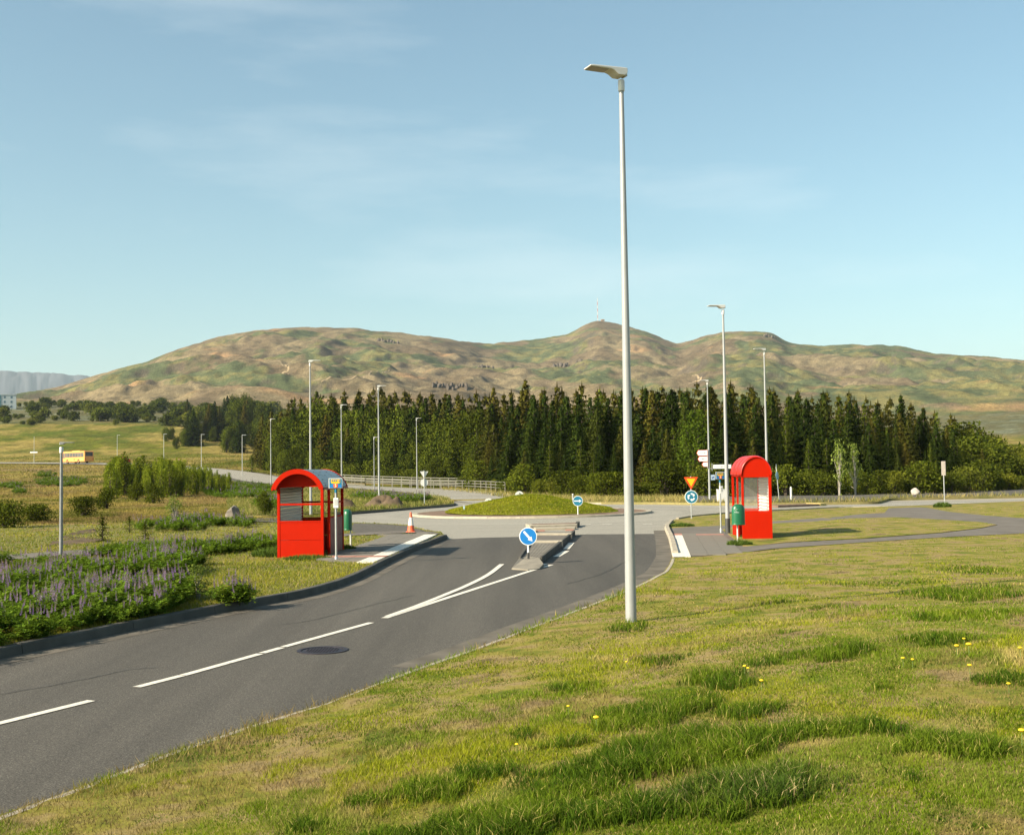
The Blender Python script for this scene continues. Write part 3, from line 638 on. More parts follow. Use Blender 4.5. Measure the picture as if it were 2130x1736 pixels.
o = sheet('grass_mound', ring(4.98)[:-1], mound_z, .3, groundmat('mound_soil', [(.3, (.11, .10, .015)), (.55, (.15, .155, .012)), (.75, (.09, .11, .008))], .8, 20, .6, .04), grow=0); struct(o, 'round green grass mound in the roundabout')

# splitter island
def prism_sheet(name, outline, z0, z1, m, parent=None):
    return MB().prism([(p[0], p[1]) for p in outline], z0, z1, 'z').obj(name, m, parent, bevel=.015)
spl = thing('splitter_island', 'kerbed traffic island with the blue sign in mid road', 'traffic island')
SI = lambda x, y, z=.15: G(x, y, z)[:2]
nose = [SI(1064, 1172), SI(1080, 1161), SI(1096, 1157), SI(1122, 1160.5), SI(1131, 1168), SI(1122, 1172), SI(1098, 1174)]
Lf0, Rt0, Lf1, Rt1 = np.array(SI(1079, 1161)), np.array(SI(1128, 1161)), np.array(SI(1113, 1104)), np.array(SI(1198, 1104))
def lr(t, a=0.0, b=1.0):
    L_, R__ = Lf0 + (Lf1 - Lf0) * t, Rt0 + (Rt1 - Rt0) * t; return [L_ + (R__ - L_) * a, L_ + (R__ - L_) * b]
def quad(t0, t1, a, b): p, q = lr(t0, a, b), lr(t1, a, b); return [p[0], p[1], q[1], q[0]]
_nb = [np.array(p) for p in nose]; _nc = [np.array(SI(1079, 1163)), np.array(SI(1128, 1163))]
_hz = [.04, .165, .165, .165, .10, .035, .03]; MB().add([(p[0], p[1], -.05) for p in _nb] + [(p[0], p[1], h_) for p, h_ in zip(_nb, _hz)], [tuple(range(6, -1, -1)), (7, 8, 9), (7, 9, 10), (7, 10, 13), (10, 11, 13), (11, 12, 13)] + [(k, (k + 1) % 7, 7 + (k + 1) % 7, 7 + k) for k in range(7)]).obj('nose', mat('concrete_tan', (.20, .175, .135), .9, var=.18, scale=4, bump=.3, dirt=(.11, .10, .08), dirt_amt=.5), spl, bevel=.012)
ts = [0.0, .10, .2, .3, .4, .49]
for t0, t1 in zip(ts[:-1], ts[1:]):
    for a, b in ((0, .10), (.90, 1.0)): prism_sheet('kerb_stone', quad(t0 + .002, t1 - .002, a, b), -.05, .195, concrete_grey, spl)
for t0, t1 in ((.53, .66), (.665, .80), (.86, .97)):
    for a, b in ((0, .07), (.93, 1.0)): prism_sheet('kerb_stone', quad(t0 + .002, t1 - .002, a, b), -.05, .195, concrete_grey, spl)
for t0, t1 in ((.495, .525), (.81, .85)): prism_sheet('cross_kerb', quad(t0, t1, 0, 1.0), -.05, .20, concrete, spl)
nst, npv = 7, MB()
for i in range(16):
    for j in range(nst):
        t0, t1 = .01 + .48 * i / 16, .01 + .48 * (i + 1) / 16; a, b = .105 + .79 * j / nst, .105 + .79 * (j + 1) / nst
        q = quad(t0 + .0012, t1 - .0012, a + .006, b - .006); npv.prism([(p[0], p[1]) for p in q], .0, .142 + random.uniform(-.002, .002), 'z')
tag(npv.obj('paving', slab_mat, spl), kind='stuff')
prism_sheet('asphalt_fill', quad(.527, .808, .072, .928), .0, .14, path_asphalt, spl)
prism_sheet('asphalt_fill', quad(.852, .97, .072, .928), .0, .14, path_asphalt, spl)
bk = [np.array(SI(x, y)) for x, y in [(1093, 1089), (1206, 1085.5), (1198, 1096), (1112, 1097.5)]]
def bq(a0, a1, b0, b1):
    f = lambda a, b: (bk[0] * (1 - a) + bk[1] * a) * b + (bk[3] * (1 - a) + bk[2] * a) * (1 - b); return [f(a0, b0), f(a1, b0), f(a1, b1), f(a0, b1)]
prism_sheet('cross_kerb', bq(.02, .98, .50, .66), -.05, .16, concrete, spl); prism_sheet('brown_fill', bq(.10, .93, .67, .97), .0, .145, apron, spl)
prism_sheet('kerb_stone', bq(.0, .095, .50, .99), -.05, .155, concrete, spl); prism_sheet('kerb_stone', bq(.935, 1.0, .67, .99), -.05, .195, concrete_grey, spl)
prism_sheet('cross_kerb', bq(.06, .96, .20, .40), -.05, .10, concrete, spl)
for a0 in (.06, .74): prism_sheet('tactile_slab', bq(a0, a0 + .20, .02, .18), .0, .03, pink_slab, spl)

# manhole
mh = G(671, 1353); t = thing('manhole_cover', 'dark iron manhole cover set in the near road', 'manhole cover', (mh[0], mh[1], .004))
iron = mat('cast_iron', (.040, .034, .042), .55, .6, var=.3, scale=20, bump=.4, bscale=60)
MB().lathe([(.36, -.03), (.36, .011), (.30, .011), (.30, -.01)], 40).obj('frame', iron, t, True)
cv = MB().lathe([(.285, -.02), (.285, .004), (.27, .008), (.0005, .008)], 40).obj('cover', iron, t, True)
st = MB()
for i in range(-6, 7):
    for j in range(-6, 7):
        if i * i + j * j < 34: st.box((i * .042, j * .042, .010), (.026, .016, .008), R_(45 if (i + j) % 2 else -45))
tag(st.obj('studs', iron, cv), kind='stuff')

# the road over the bridge climbing left to the bus
road_c = ROADC
def road_z(x, y): return np.where(y < 92, .01, .01 + (ground_z(x, y) + .16 - .01) * sstep(y, 88, 116))
o = ribbon('road', road_c, 8.2, road_z, old_asphalt); struct(o, 'pale road over the bridge climbing left towards the bus')
o = ribbon('road_shoulder', road_c[20:], 10.6, lambda x, y: ground_z(x, y) + .09, gravel_m); struct(o)

# ================================================================== STREET FURNITURE
galv = mat('galvanised', (.42, .425, .42), .42, .55, var=.10, scale=7, spec=.5, dirt=(.26, .26, .25), dirt_amt=.4)
pole_paint = mat('pole_paint', (.30, .305, .305), .42, .15, var=.05, scale=4, spec=.5, dirt=(.27, .275, .27), dirt_amt=.4)
lamp_white = mat('lamp_white', (.58, .57, .55), .4, 0, var=.04, scale=4)
lamp_grey = mat('lamp_lens', (.30, .27, .23), .3, 0, var=.1)
dark_metal = mat('dark_metal', (.07, .07, .068), .5, .4, var=.2)
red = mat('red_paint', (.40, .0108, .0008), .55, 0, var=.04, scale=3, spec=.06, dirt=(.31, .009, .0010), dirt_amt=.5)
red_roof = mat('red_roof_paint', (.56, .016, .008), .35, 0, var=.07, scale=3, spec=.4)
brown_panel = mat('brown_panel', (.20, .065, .048), .6, 0, var=.15, scale=3)
zinc = mat('corrugated_zinc', (.36, .39, .39), .42, .3, var=.14, scale=2.5, dirt=(.30, .28, .26), dirt_amt=.4)
sheet_m, _n, _l = _nt('pale_corrugated'); _b = _n['Principled BSDF']; _b.inputs['Base Color'].default_value = (.52, .52, .48, 1); _b.inputs['Roughness'].default_value = .5
_tr = _n.new('ShaderNodeBsdfTranslucent'); _tr.inputs[0].default_value = (.50, .50, .47, 1); _mx = _n.new('ShaderNodeMixShader'); _mx.inputs[0].default_value = .28
_l.new(_b.outputs[0], _mx.inputs[1]); _l.new(_tr.outputs[0], _mx.inputs[2]); _l.new(_mx.outputs[0], _n['Material Output'].inputs[0])
white_sheet = mat('white_sheet', (.66, .64, .60), .5, 0, var=.08, scale=3, dirt=(.45, .42, .38), dirt_amt=.4)
bin_green = mat('bin_green', (.008, .105, .045), .35, 0, var=.12, scale=6, dirt=(.03, .16, .08), dirt_amt=.4)
black = mat('black', (.008, .008, .008), .8, 0, var=.1)
sign_blue = mat('sign_blue', (.012, .185, .52), .35, 0, var=.04, scale=3)
sign_teal = mat('sign_teal', (.012, .165, .27), .35, 0, var=.04, scale=3)
sign_white = mat('sign_white', (.78, .78, .76), .4, 0, var=.04, scale=4)
sign_back = mat('sign_back', (.66, .65, .61), .45, .1, var=.06, scale=4)
sign_red = mat('sign_red', (.72, .065, .008), .4, 0, var=.05)
sign_yellow = mat('sign_yellow', (.86, .47, .010), .4, 0, var=.04)

def street_lamp(label, loc, H, yaw, rb=.08, rt=.036, arm=.0, group='street lamps round the roundabout', small=False, metal=None):
    """yaw: direction the lamp head points to"""
    metal = metal or pole_paint
    t = thing('street_lamp', label, 'street lamp', loc, yaw, group)
    p = MB(); n = 20
    prof = [(rb * 1.02, -.3), (rb * 1.02, .42), (rb, .44)] + [(rb + (rt - rb) * k / 8, .44 + (H - .64) * k / 8) for k in range(1, 9)]
    p.lathe(prof, n).obj('pole', metal, t, True)
    if not small:
        MB().box((0, -rb * 1.0, .66), (rb * 1.05, .02, .32)).obj('access_door', metal, t, bevel=.004)
    MB().lathe([(rt * 1.35, H - .24), (rt * 1.45, H - .22), (rt * 1.45, H - .08), (rt * 1.2, H - .06)], 16).obj('collar', lamp_white, t, True)
    k = .62 if small else 1.0
    # head: deep housing behind, thin tray in front, seen from below
    side = [(-.06, .0), (-.05, -.06), (.0, -.088), (.10, -.085), (.18, -.03), (.24, -.012), (.60, -.012), (.605, .008), (.55, .018), (.0, .038), (-.05, .036)]
    hd = MB().prism([(x * k, H + .07 + z * k) for x, z in side], -.115 * k, .115 * k, 'y').obj('lamp_head', lamp_white if not small else metal, t, bevel=.012 * k)
    MB().span((.27 * k, -.095 * k, H + .07 - .019 * k), (.58 * k, .095 * k, H + .07 - .0115 * k)).obj('lens', lamp_grey, hd)
    MB().box((-.045 * k, 0, H + .035), (.05 * k, .13 * k, .10 * k), 0, 0, .35).obj('bracket', galv, hd, bevel=.01)
    return t
PI = math.pi
def zl(p): return float(lawn_z(np.array(p[0]), np.array(p[1])))
lp = G(1313, 1299, .10); MAIN = street_lamp('tall grey lamp post in the foreground lawn, nearest the camera', (lp[0], lp[1], zl(lp)), 8.52, PI + .42, .084, .036)
lq = G(1514, 1107, .1); street_lamp('tall lamp post standing just left of the right red shelter', (lq[0], lq[1], .08), 8.35, PI + .25)
MB().tube((lq[0], lq[1], .02), (lq[0], lq[1], .62), .094, n=20).obj('sleeve', dark_metal, None)
_sl = bpy.data.objects['sleeve']; _lampR = [o for o in C.objects if o.name.startswith('street_lamp') and abs(o.location.x - lq[0]) < .01][0]
_sl.data.transform(Matrix.Rotation(-(PI + .25), 4, 'Z') @ Matrix.Translation((-lq[0], -lq[1], -.08))); _sl.parent = _lampR
def lamp_at(px, D, H, label, yaw, **k): p = on_ground(px, D); return street_lamp(label, p, H, yaw, **k)
L3 = lamp_at(1593, 63.6, 8.7, 'lamp post rising behind the right red shelter', PI + .3)
L4 = lamp_at(1473, 86, 8.7, 'lamp post carrying the white direction signs', PI + .2)
lamp_at(645, 67.5, 8.75, 'lamp post seen through the window of the left shelter', .1)
lamp_at(709.5, 113, 8.7, 'lamp post rising behind the right end of the left shelter roof', .1)
lamp_at(787, 87, 8.7, 'lamp post beside the dirt heap', .1)
lamp_at(866, 144, 8.7, 'lamp post just left of the white backed yield sign', .1)
lamp_at(777, 142, 6.3, 'thin lamp post in front of the bridge railing', .1, rb=.06, rt=.03)
lamp_at(562.5, 154, 8.7, 'lamp post beside the climbing road at the edge of the field', .1)
street_lamp('short grey path lamp at the left behind the lupines', G(127, 1158, .1), 3.35, .05, .055, .04, small=True, metal=mat('dull_galv', (.20, .205, .21), .5, .3, var=.12, scale=7), group=None)
for k, (px, D, txt) in enumerate(((418, 248, 'rightmost of the faint poles along the climbing road'), (340, 270, 'second faint pole from the right along the climbing road'), (243, 300, 'faint pole above the red car'), (503, 205, 'faint pole where the climbing road meets the thicket'))):
    p = on_ground(px, D)
    q = thing('lamp_pole', txt, 'lamp post', p, 0, 'distant lamp poles along the climbing road')
    MB().lathe([(.07, -.2), (.07, .3), (.045, 7.0), (.04, 7.2)], 8).obj('pole', galv, q, True); MB().span((-.05, -.08, 7.15), (.7, .08, 7.24)).obj('lamp_head', galv, q)
p = on_ground(70, 318)
q = thing('direction_sign', 'thin post with a white name board beside the far road, left of the bus', 'sign', p)
MB().lathe([(.07, -.2), (.045, 7.4)], 8).obj('post', galv, q); MB().span((-1.05, -.05, 3.0), (.95, -.10, 3.3)).obj('board', sign_white, q)

# ---- left shelter
def corr(wid, hgt, pitch, amp, nseg=6, axis='h'):
    """corrugated sheet in the (s,z) plane with ridges along s; returns (s, out, z) rows"""
    n = int(hgt / pitch * nseg); return [(amp * math.sin(2 * PI * k / nseg), hgt * k / n) for k in range(n + 1)]
def left_shelter():
    fr = G(673.4, 1158, .12); ang = R_(-4)
    W, Ld = 1.34, 2.72
    t = thing('bus_shelter', 'red bus shelter with arched zinc roof left of the road', 'bus shelter', (fr[0], fr[1], .10), ang)
    # local: x from -W (left) to 0, y from 0 (front) to Ld (back)
    P = .08
    for x, y in ((-W + P / 2, P / 2), (-P / 2, P / 2), (-W + P / 2, Ld - P / 2), (-P / 2, Ld - P / 2)): MB().box((x, y, .98), (P, P, 2.06)).obj('post', red, t, bevel=.006)
    for y in (.88, 1.80): MB().box((-P / 2 - .002, y, .99), (.075, .085, 2.02)).obj('post', red, t, bevel=.006)
    for nm, y in (('front', .03), ('back', Ld - .03)):
        MB().span((-W + P + .002, y - .02, .0), (-P - .002, y + .02, .50)).obj('lower_panel', red, t, bevel=.004)
        MB().span((-W + P + .002, y - .02, .507), (-P - .002, y + .02, 1.00)).obj('lower_panel', red, t, bevel=.004)
        MB().span((-W + P, y - .03, 1.003), (-P, y + .03, 1.05)).obj('window_sill', red, t, bevel=.004)
        MB().span((-W + P, y - .025, 1.49), (-P, y + .025, 1.545)).obj('mid_rail', red, t, bevel=.004)
        MB().span((-W, y - .035, 2.011), (0, y + .035, 2.07)).obj('top_beam', red, t, bevel=.004)
    for x in (-W + .035, -.035): MB().span((x - .033, P, 1.99), (x + .033, Ld - P, 2.068)).obj('top_beam', red, t, bevel=.004)
    # road side: entrance at the front, brown boards behind it
    for y0, y1 in ((.925, 1.755), (1.845, Ld - P - .002)):
        MB().span((-.055, y0, .02), (-.025, y1, .55)).obj('side_panel', brown_panel, t, bevel=.003); MB().span((-.055, y0, .557), (-.025, y1, 1.08)).obj('side_panel', brown_panel, t, bevel=.003)
        MB().span((-.06, y0, 1.083), (-.02, y1, 1.13)).obj('side_rail', red, t, bevel=.003); MB().span((-.055, y0, 1.50), (-.025, y1, 1.54)).obj('side_rail', red, t, bevel=.003)
    # corrugated back wall, three sheets one above another
    y0, y1 = .05, Ld - .06
    for z0, z1 in ((.12, .75), (.76, 1.38), (1.39, 2.0)):
        rows = corr(1, z1 - z0, .085, .018); V = []; F = []
        for o_, z in rows: V += [(-W + .05 + o_, y0, z0 + z), (-W + .05 + o_, y1, z0 + z), (-W + .045 + o_, y0, z0 + z), (-W + .045 + o_, y1, z0 + z)]
        for k in range(len(rows) - 1): a = 4 * k; F += [(a, a + 1, a + 5, a + 4), (a + 2, a + 6, a + 7, a + 3)]
        MB().add(V, F).obj('corrugated_sheet', sheet_m, t)
    MB().span((-W + .12, .5, .42), (-W + .46, Ld - .3, .46)).obj('bench', brown_panel, t, bevel=.005)
    # arched roof
    cx = -W / 2; hw = .72; rise = .50; ze = 2.0
    rad = (hw * hw + rise * rise) / (2 * rise); a = math.asin(hw / rad); cz = ze + rise - rad
    yf, yb = -.30, Ld + .22; n = 132; V = []; F = []
    for k in range(n + 1):
        th = PI / 2 + a - 2 * a * k / n; r = rad + .010 * math.sin(2 * PI * k / 6)
        for rr, y in ((r, yf + .03), (r, yb - .03), (r - .006, yf + .03), (r - .006, yb - .03)): V.append((cx + rr * math.cos(th), y, cz + rr * math.sin(th)))
    for k in range(n): b = 4 * k; F += [(b, b + 1, b + 5, b + 4), (b + 2, b + 6, b + 7, b + 3)]
    rf = MB().add(V, F).obj('roof', zinc, t, True)
    sc_ = MB()
    for y in (.15, .95, 1.75, 2.6):
        for k in range(3, 22, 2):
            th = PI / 2 + a - 2 * a * (k * 6 + 1.5) / n
            if k * 6 < n: sc_.box((cx + (rad + .014) * math.cos(th), y, cz + (rad + .014) * math.sin(th)), (.022, .022, .022))
    tag(sc_.obj('screws', dark_metal, rf), kind='stuff')
    for y, nm in ((yf, 'f'), (yb, 'b')):
        o_ = arc(cx, cz, rad + .022, rad + .022, PI / 2 + a + .03, PI / 2 - a - .03, 28); i_ = arc(cx, cz, rad - .115, rad - .115, PI / 2 - a - .045, PI / 2 + a + .045, 28)
        tr = MB(); V = [(p[0], y - .025, p[1]) for p in o_ + i_] + [(p[0], y + .025, p[1]) for p in o_ + i_]; m_ = len(o_); N = 2 * m_; F = []
        for k in range(m_ - 1): q0, q1, q2, q3 = k, k + 1, N - 2 - k, N - 1 - k; F += [(q0, q1, q2, q3), (N + q3, N + q2, N + q1, N + q0)]
        F += [(k, N + k, N + (k + 1) % N, (k + 1) % N) for k in range(N)]
        tr.add(V, F).obj('roof_trim', red, t)
    for s_ in (-1, 1): MB().span((cx + s_ * (hw + .02) - .025, yf + .03, ze - .075), (cx + s_ * (hw + .02) + .025, yb - .03, ze - .005)).obj('eave_board', brown_panel if s_ > 0 else red, t)
    for y in (.03, Ld - .03):
        g = arc(cx, cz, rad - .03, rad - .03, PI / 2 - a * .82, PI / 2 + a * .82, 20)
        MB().prism([(-W + .02, 2.072), (-.02, 2.072)] + g, y - .015, y + .015, 'y').obj('gable_panel', red, t)
    return t
left_shelter()

# ---- right shelter
def right_shelter():
    fl = G(1546, 1118.5, .10); W, Ld = 1.01, 2.5
    t = thing('bus_shelter', 'narrow red bus shelter with rounded top right of the road', 'bus shelter', (fl[0] - .02, fl[1], .09), R_(-3))
    P = .075; zs, rise = 2.14, .60
    for x, y in ((P / 2, P / 2), (W - P / 2, P / 2), (P / 2, Ld - P / 2), (W - P / 2, Ld - P / 2)): MB().box((x, y, 1.04), (P, P, 2.16)).obj('post', red, t, bevel=.006)
    for x, y in ((P / 2, 1.28),): MB().box((x, y, 1.04), (P * .8, P * .8, 2.14)).obj('post', red, t, bevel=.006)
    glass_m, n, l = _nt('dusty_glass'); b = n['Principled BSDF']; b.inputs['Base Color'].default_value = (.30, .29, .26, 1); b.inputs['Roughness'].default_value = .2
    tr = n.new('ShaderNodeBsdfTransparent'); mxs = n.new('ShaderNodeMixShader'); mxs.inputs[0].default_value = .13
    l.new(tr.outputs[0], mxs.inputs[1]); l.new(b.outputs[0], mxs.inputs[2]); l.new(mxs.outputs[0], n['Material Output'].inputs[0])
    top = [(0, zs - .08), (W, zs - .08), (W, zs)] + arc(W / 2, zs, W / 2, rise, 0, PI, 26)[1:-1] + [(0, zs)]
    for y, nm in ((.0, 'front'), (Ld, 'back')):
        s_ = 1 if y == 0 else -1
        MB().prism(top, y, y + s_ * .05, 'y').obj('gable_panel', red, t)
        MB().span((.0, y - s_ * .006, -.02), (W, y + s_ * .04, .875)).obj('lower_panel', red, t, bevel=.006)
        MB().span((P + .001, y + s_ * .012, .876), (W - P - .001, y + s_ * .055, .925)).obj('window_sill', red, t, bevel=.004)
        MB().span((W - .10, y - s_ * .003, .88), (W, y + s_ * .035, zs - .085)).obj('corner_trim', red, t, bevel=.004)
        MB().span((P + .002, y + s_ * .02, .926), (W - .102, y + s_ * .028, zs - .082)).obj('window_pane', glass_m, t)
    for y0, y1 in ((.12, 1.22), (1.33, Ld - P - .01)):
        if y0 > 1: MB().span((.012, y0, .0), (.052, y1, .86)).obj('side_panel', red, t, bevel=.004)
    MB().span((.0, P, zs - .06), (P, Ld - P, zs - .002)).obj('top_beam', red, t, bevel=.004)
    MB().span((W - P, P, zs - .06), (W, Ld - P, zs - .002)).obj('top_beam', red, t, bevel=.004)
    for z0, z1 in ((.05, .75), (.76, 1.42), (1.43, 2.06)):
        rows = corr(1, z1 - z0, .11, .02); V = []; F = []
        for o_, z in rows: V += [(W - .06 + o_, .07, z0 + z), (W - .06 + o_, Ld - .07, z0 + z), (W - .055 + o_, .07, z0 + z), (W - .055 + o_, Ld - .07, z0 + z)]
        for k in range(len(rows) - 1): a = 4 * k; F += [(a, a + 4, a + 5, a + 1), (a + 2, a + 3, a + 7, a + 6)]
        MB().add(V, F).obj('corrugated_sheet', white_sheet, t)
    # roof: three rounded bands one behind another
    nb = 3
    for k in range(nb):
        y0, y1 = -.05 + k * (Ld + .1) / nb, -.05 + (k + 1) * (Ld + .1) / nb; V = []; F = []; ns, nc = 9, 30
        for i in range(ns):
            s_ = i / (ns - 1); bul = .055 * math.sin(PI * s_) ** .6
            for th in np.linspace(-.0, PI, nc + 1):
                V.append((W / 2 + (W / 2 + .012 + bul) * math.cos(th), y0 + (y1 - y0) * s_, zs + (rise + .012 + bul) * math.sin(th)))
        for i in range(ns - 1):
            for j in range(nc): q = i * (nc + 1) + j; F.append((q, q + 1, q + nc + 2, q + nc + 1))
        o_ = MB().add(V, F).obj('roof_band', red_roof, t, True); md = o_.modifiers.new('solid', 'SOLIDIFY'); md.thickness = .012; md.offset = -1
    return t
right_shelter()

# ---- bins
def litter_bin(label, loc, yaw, H0=.56):
    t = thing('litter_bin', label, 'litter bin', loc, yaw, 'green litter bins at the bus stops')
    MB().tube((0, .12, -.2), (0, .12, H0 + .35), .026, n=12).obj('post', lamp_white, t, True)
    prof = [(.20, H0), (.215, H0 + .01), (.215, H0 + .47), (.205, H0 + .54), (.175, H0 + .61), (.12, H0 + .655), (.05, H0 + .67), (.001, H0 + .672)]
    MB().lathe(prof, 28, sy=.72).obj('body', bin_green, t, True)
    MB().lathe([(.2165, H0 + .0), (.222, H0 + .012), (.222, H0 + .03), (.2165, H0 + .04)], 28, sy=.72).obj('bottom_rim', bin_green, t, True)
    # mouth: a dark hooded opening in the front of the dome
    V = []; n = 18
    for k in range(n):
        a = 2 * PI * k / n; x = .115 * math.cos(a); zz = H0 + .60 + .045 * math.sin(a)
        rr = np.interp(zz - H0, [.47, .54, .61, .655, .672], [.215, .205, .175, .12, .02]) + .004
        V.append((x, -math.sqrt(max(rr * rr - x * x, 1e-4)) * .72, zz))
    V.append((0, -.10, H0 + .60)); MB().add(V, [(k, (k + 1) % n, n) for k in range(n)]).obj('opening', black, t)
    m_ = MB()
    for k in range(14):
        a0, a1 = 2 * PI * k / 14, 2 * PI * (k + .62) / 14
        m_.add([(-.095 + r * math.cos(a), -.139 - .004, H0 + .475 + r * math.sin(a)) for r, a in ((.030, a0), (.040, a0), (.040, a1), (.030, a1))], [(0, 1, 2, 3)])
    m_.obj('printed_mark', sign_white, t); m_ = MB()
    for k in range(9): x = -.165 + k * .016; m_.add([(x, -.73 * math.sqrt(.2165 ** 2 - x * x) * .985 - .006, H0 + .405 - .001 * k), (x + .011, -.73 * math.sqrt(.2165 ** 2 - (x + .011) ** 2) * .985 - .006, H0 + .405 - .001 * k), (x + .011, -.73 * math.sqrt(.2165 ** 2 - (x + .011) ** 2) * .985 - .006, H0 + .418 - .001 * k), (x, -.73 * math.sqrt(.2165 ** 2 - x * x) * .985 - .006, H0 + .418 - .001 * k)], [(0, 1, 2, 3)])
    m_.obj('printed_line', sign_white, t)
    return t
q = G(1537, 1126, .1); litter_bin('scratched green litter bin in front of the right shelter', (q[0], q[1], .08), R_(8))
q = G(722, 1138, .12); litter_bin('green litter bin behind the left shelter', (q[0], q[1], .11), R_(-62))

# ---- traffic cone
q = G(855, 1108.5, .1); t = thing('traffic_cone', 'weathered orange and white traffic cone behind the left bus stop', 'traffic cone', (q[0], q[1], .135))
cone_o = mat('cone_orange', (.62, .10, .035), .6, 0, var=.15, scale=8, dirt=(.40, .10, .06), dirt_amt=.5); cone_w = mat('cone_white', (.70, .66, .60), .6, 0, var=.1, scale=8, dirt=(.5, .42, .36), dirt_amt=.5)
MB().prism([(x, y) for x, y in ((-.19, -.15), (-.15, -.19), (.15, -.19), (.19, -.15), (.19, .15), (.15, .19), (-.15, .19), (-.19, .15))], 0, .04, 'z').obj('base', cone_o, t, bevel=.008)
MB().lathe([(.155, .04), (.145, .07), (.115, .27), (.112, .271)], 24).obj('cone_body', cone_o, t, True)
MB().lathe([(.114, .271), (.065, .58)], 24).obj('white_band', cone_w, t, True); MB().lathe([(.063, .581), (.034, .77), (.03, .785), (.012, .787)], 24).obj('cone_tip', cone_o, t, True)

# ---- signs
def disc(r, y0, y1, z, n=40, x=0): return MB().prism([(x + r * math.cos(2 * PI * k / n), z + r * math.sin(2 * PI * k / n)) for k in range(n)], y0, y1, 'y')
def poly_y(pts, y0, y1): return MB().prism(pts, y0, y1, 'y')
def arrow(L, w, hl, hw, ang, c):
    pts = [(-L / 2, -w / 2), (L / 2 - hl, -w / 2), (L / 2 - hl, -hw / 2), (L / 2, 0), (L / 2 - hl, hw / 2), (L / 2 - hl, w / 2), (-L / 2, w / 2)]
    return [(c[0] + x * math.cos(ang) - y * math.sin(ang), c[1] + x * math.sin(ang) + y * math.cos(ang)) for x, y in pts]
def round_sign(t, z, r, blue, y=-.03):
    disc(r, y, y + .012, z).obj('sign_rim', sign_white, t); disc(r * .91, y - .004, y - .001, z).obj('sign_face', blue, t)
def sign_thing(label, loc, yaw=0, **k): return thing('road_sign', label, 'road sign', loc, yaw, **k)
q = G(1099, 1161.5, .145); t = sign_thing('blue keep right sign on the splitter island nose', (q[0], q[1], .14), R_(2))
MB().tube((0, 0, -.1), (0, 0, .62), .027, n=14).obj('post', sign_white, t, True); MB().tube((0, 0, 0), (0, 0, .17), .032, n=14).obj('post_foot', dark_metal, t, True)
MB().tube((0, .006, .5), (0, .006, .80), .02, n=10).obj('bracket', galv, t)
round_sign(t, .60, .238, sign_blue); poly_y(arrow(.35, .055, .115, .135, R_(-49), (0, .60)), -.037, -.035).obj('white_arrow', sign_white, t)
p = np.array([(1199 - 1065) / FPX * 63.0, 63.0]); zz = float(mound_z(p[0], p[1]))
t = sign_thing('blue sign with white arrow pointing right on the roundabout mound', (p[0], p[1], zz - .03), R_(3))
MB().tube((0, 0, -.1), (0, 0, .55), .025, n=12).obj('post', sign_white, t, True); zc = EYE - (1040 - 976) / FPX * 63.0 - zz
round_sign(t, zc, .272, sign_teal); poly_y(arrow(.40, .055, .13, .16, 0, (0, zc)), -.037, -.035).obj('white_arrow', sign_white, t)
q = G(1438.6, 1075.6, .1); t = sign_thing('yellow yield triangle above a blue roundabout sign right of the road', (q[0], q[1], .09), R_(6))
MB().tube((0, .02, -.2), (0, .02, 2.0), .03, n=12).obj('post', galv, t, True)
def tri(r, c): return [(c[0] + r * math.cos(a), c[1] + r * math.sin(a)) for a in (-PI / 2, PI / 6, 5 * PI / 6)]
tr_ = MB(); V = tri(.41, (0, 1.76))
poly_y(V, -.03, -.018).obj('triangle_border', sign_red, t, bevel=.004); poly_y(tri(.255, (0, 1.76)), -.034, -.031).obj('triangle_face', sign_yellow, t)
round_sign(t, 1.00, .325, sign_teal)
for k in range(3):
    a0 = R_(100 + 120 * k); pts = [(.19 * math.cos(a), 1.0 + .19 * math.sin(a)) for a in np.linspace(a0, a0 - R_(62), 8)]
    a2 = a0 - R_(62); pts += [(.235 * math.cos(a2), 1.0 + .235 * math.sin(a2)), (.135 * math.cos(a0 - R_(98)), 1.0 + .135 * math.sin(a0 - R_(98))), (.075 * math.cos(a2), 1.0 + .075 * math.sin(a2))]
    pts += [(.115 * math.cos(a), 1.0 + .115 * math.sin(a)) for a in np.linspace(a2, a0, 8)]
    poly_y(pts, -.037, -.035).obj('white_arrow', sign_white, t)
# backs of the same kind of sign on the far side
q = Gt(883, 1051, .06); t = sign_thing('white backs of a yield triangle and round sign left of the roundabout', q, R_(10))
MB().tube((0, 0, -.2), (0, 0, 2.42), .034, n=12).obj('post', galv, t, True)
poly_y(tri(.33, (0, 2.19)), .035, .05).obj('triangle_back', sign_back, t); disc(.26, .035, .05, 1.58).obj('round_back', sign_back, t)
# leaning pair on the right, seen almost edge on
q = np.array([(1617 - 1065) / FPX * 84, 84, 0.]); q[2] = float(ground_z(q[0], q[1])) + .05
t = sign_thing('leaning yield and blue sign pair seen edge on, right of the right shelter', q, R_(68), tilt=(0, R_(-3.5)))
t.rotation_euler = (R_(0), R_(-4), R_(0))
MB().tube((0, 0, -.2), (0, 0, 2.35), .032, n=10).obj('post', galv, t, True)
def yawed(o, z): o.rotation_euler = (0, 0, z); return o
yawed(poly_y(tri(.36, (0, 2.36)), -.03, -.018).obj('triangle_back', sign_back, t), R_(72)); yawed(disc(.30, -.03, -.018, 1.72).obj('round_face', mat('pale_blue', (.20, .38, .50), .4), t), R_(60))
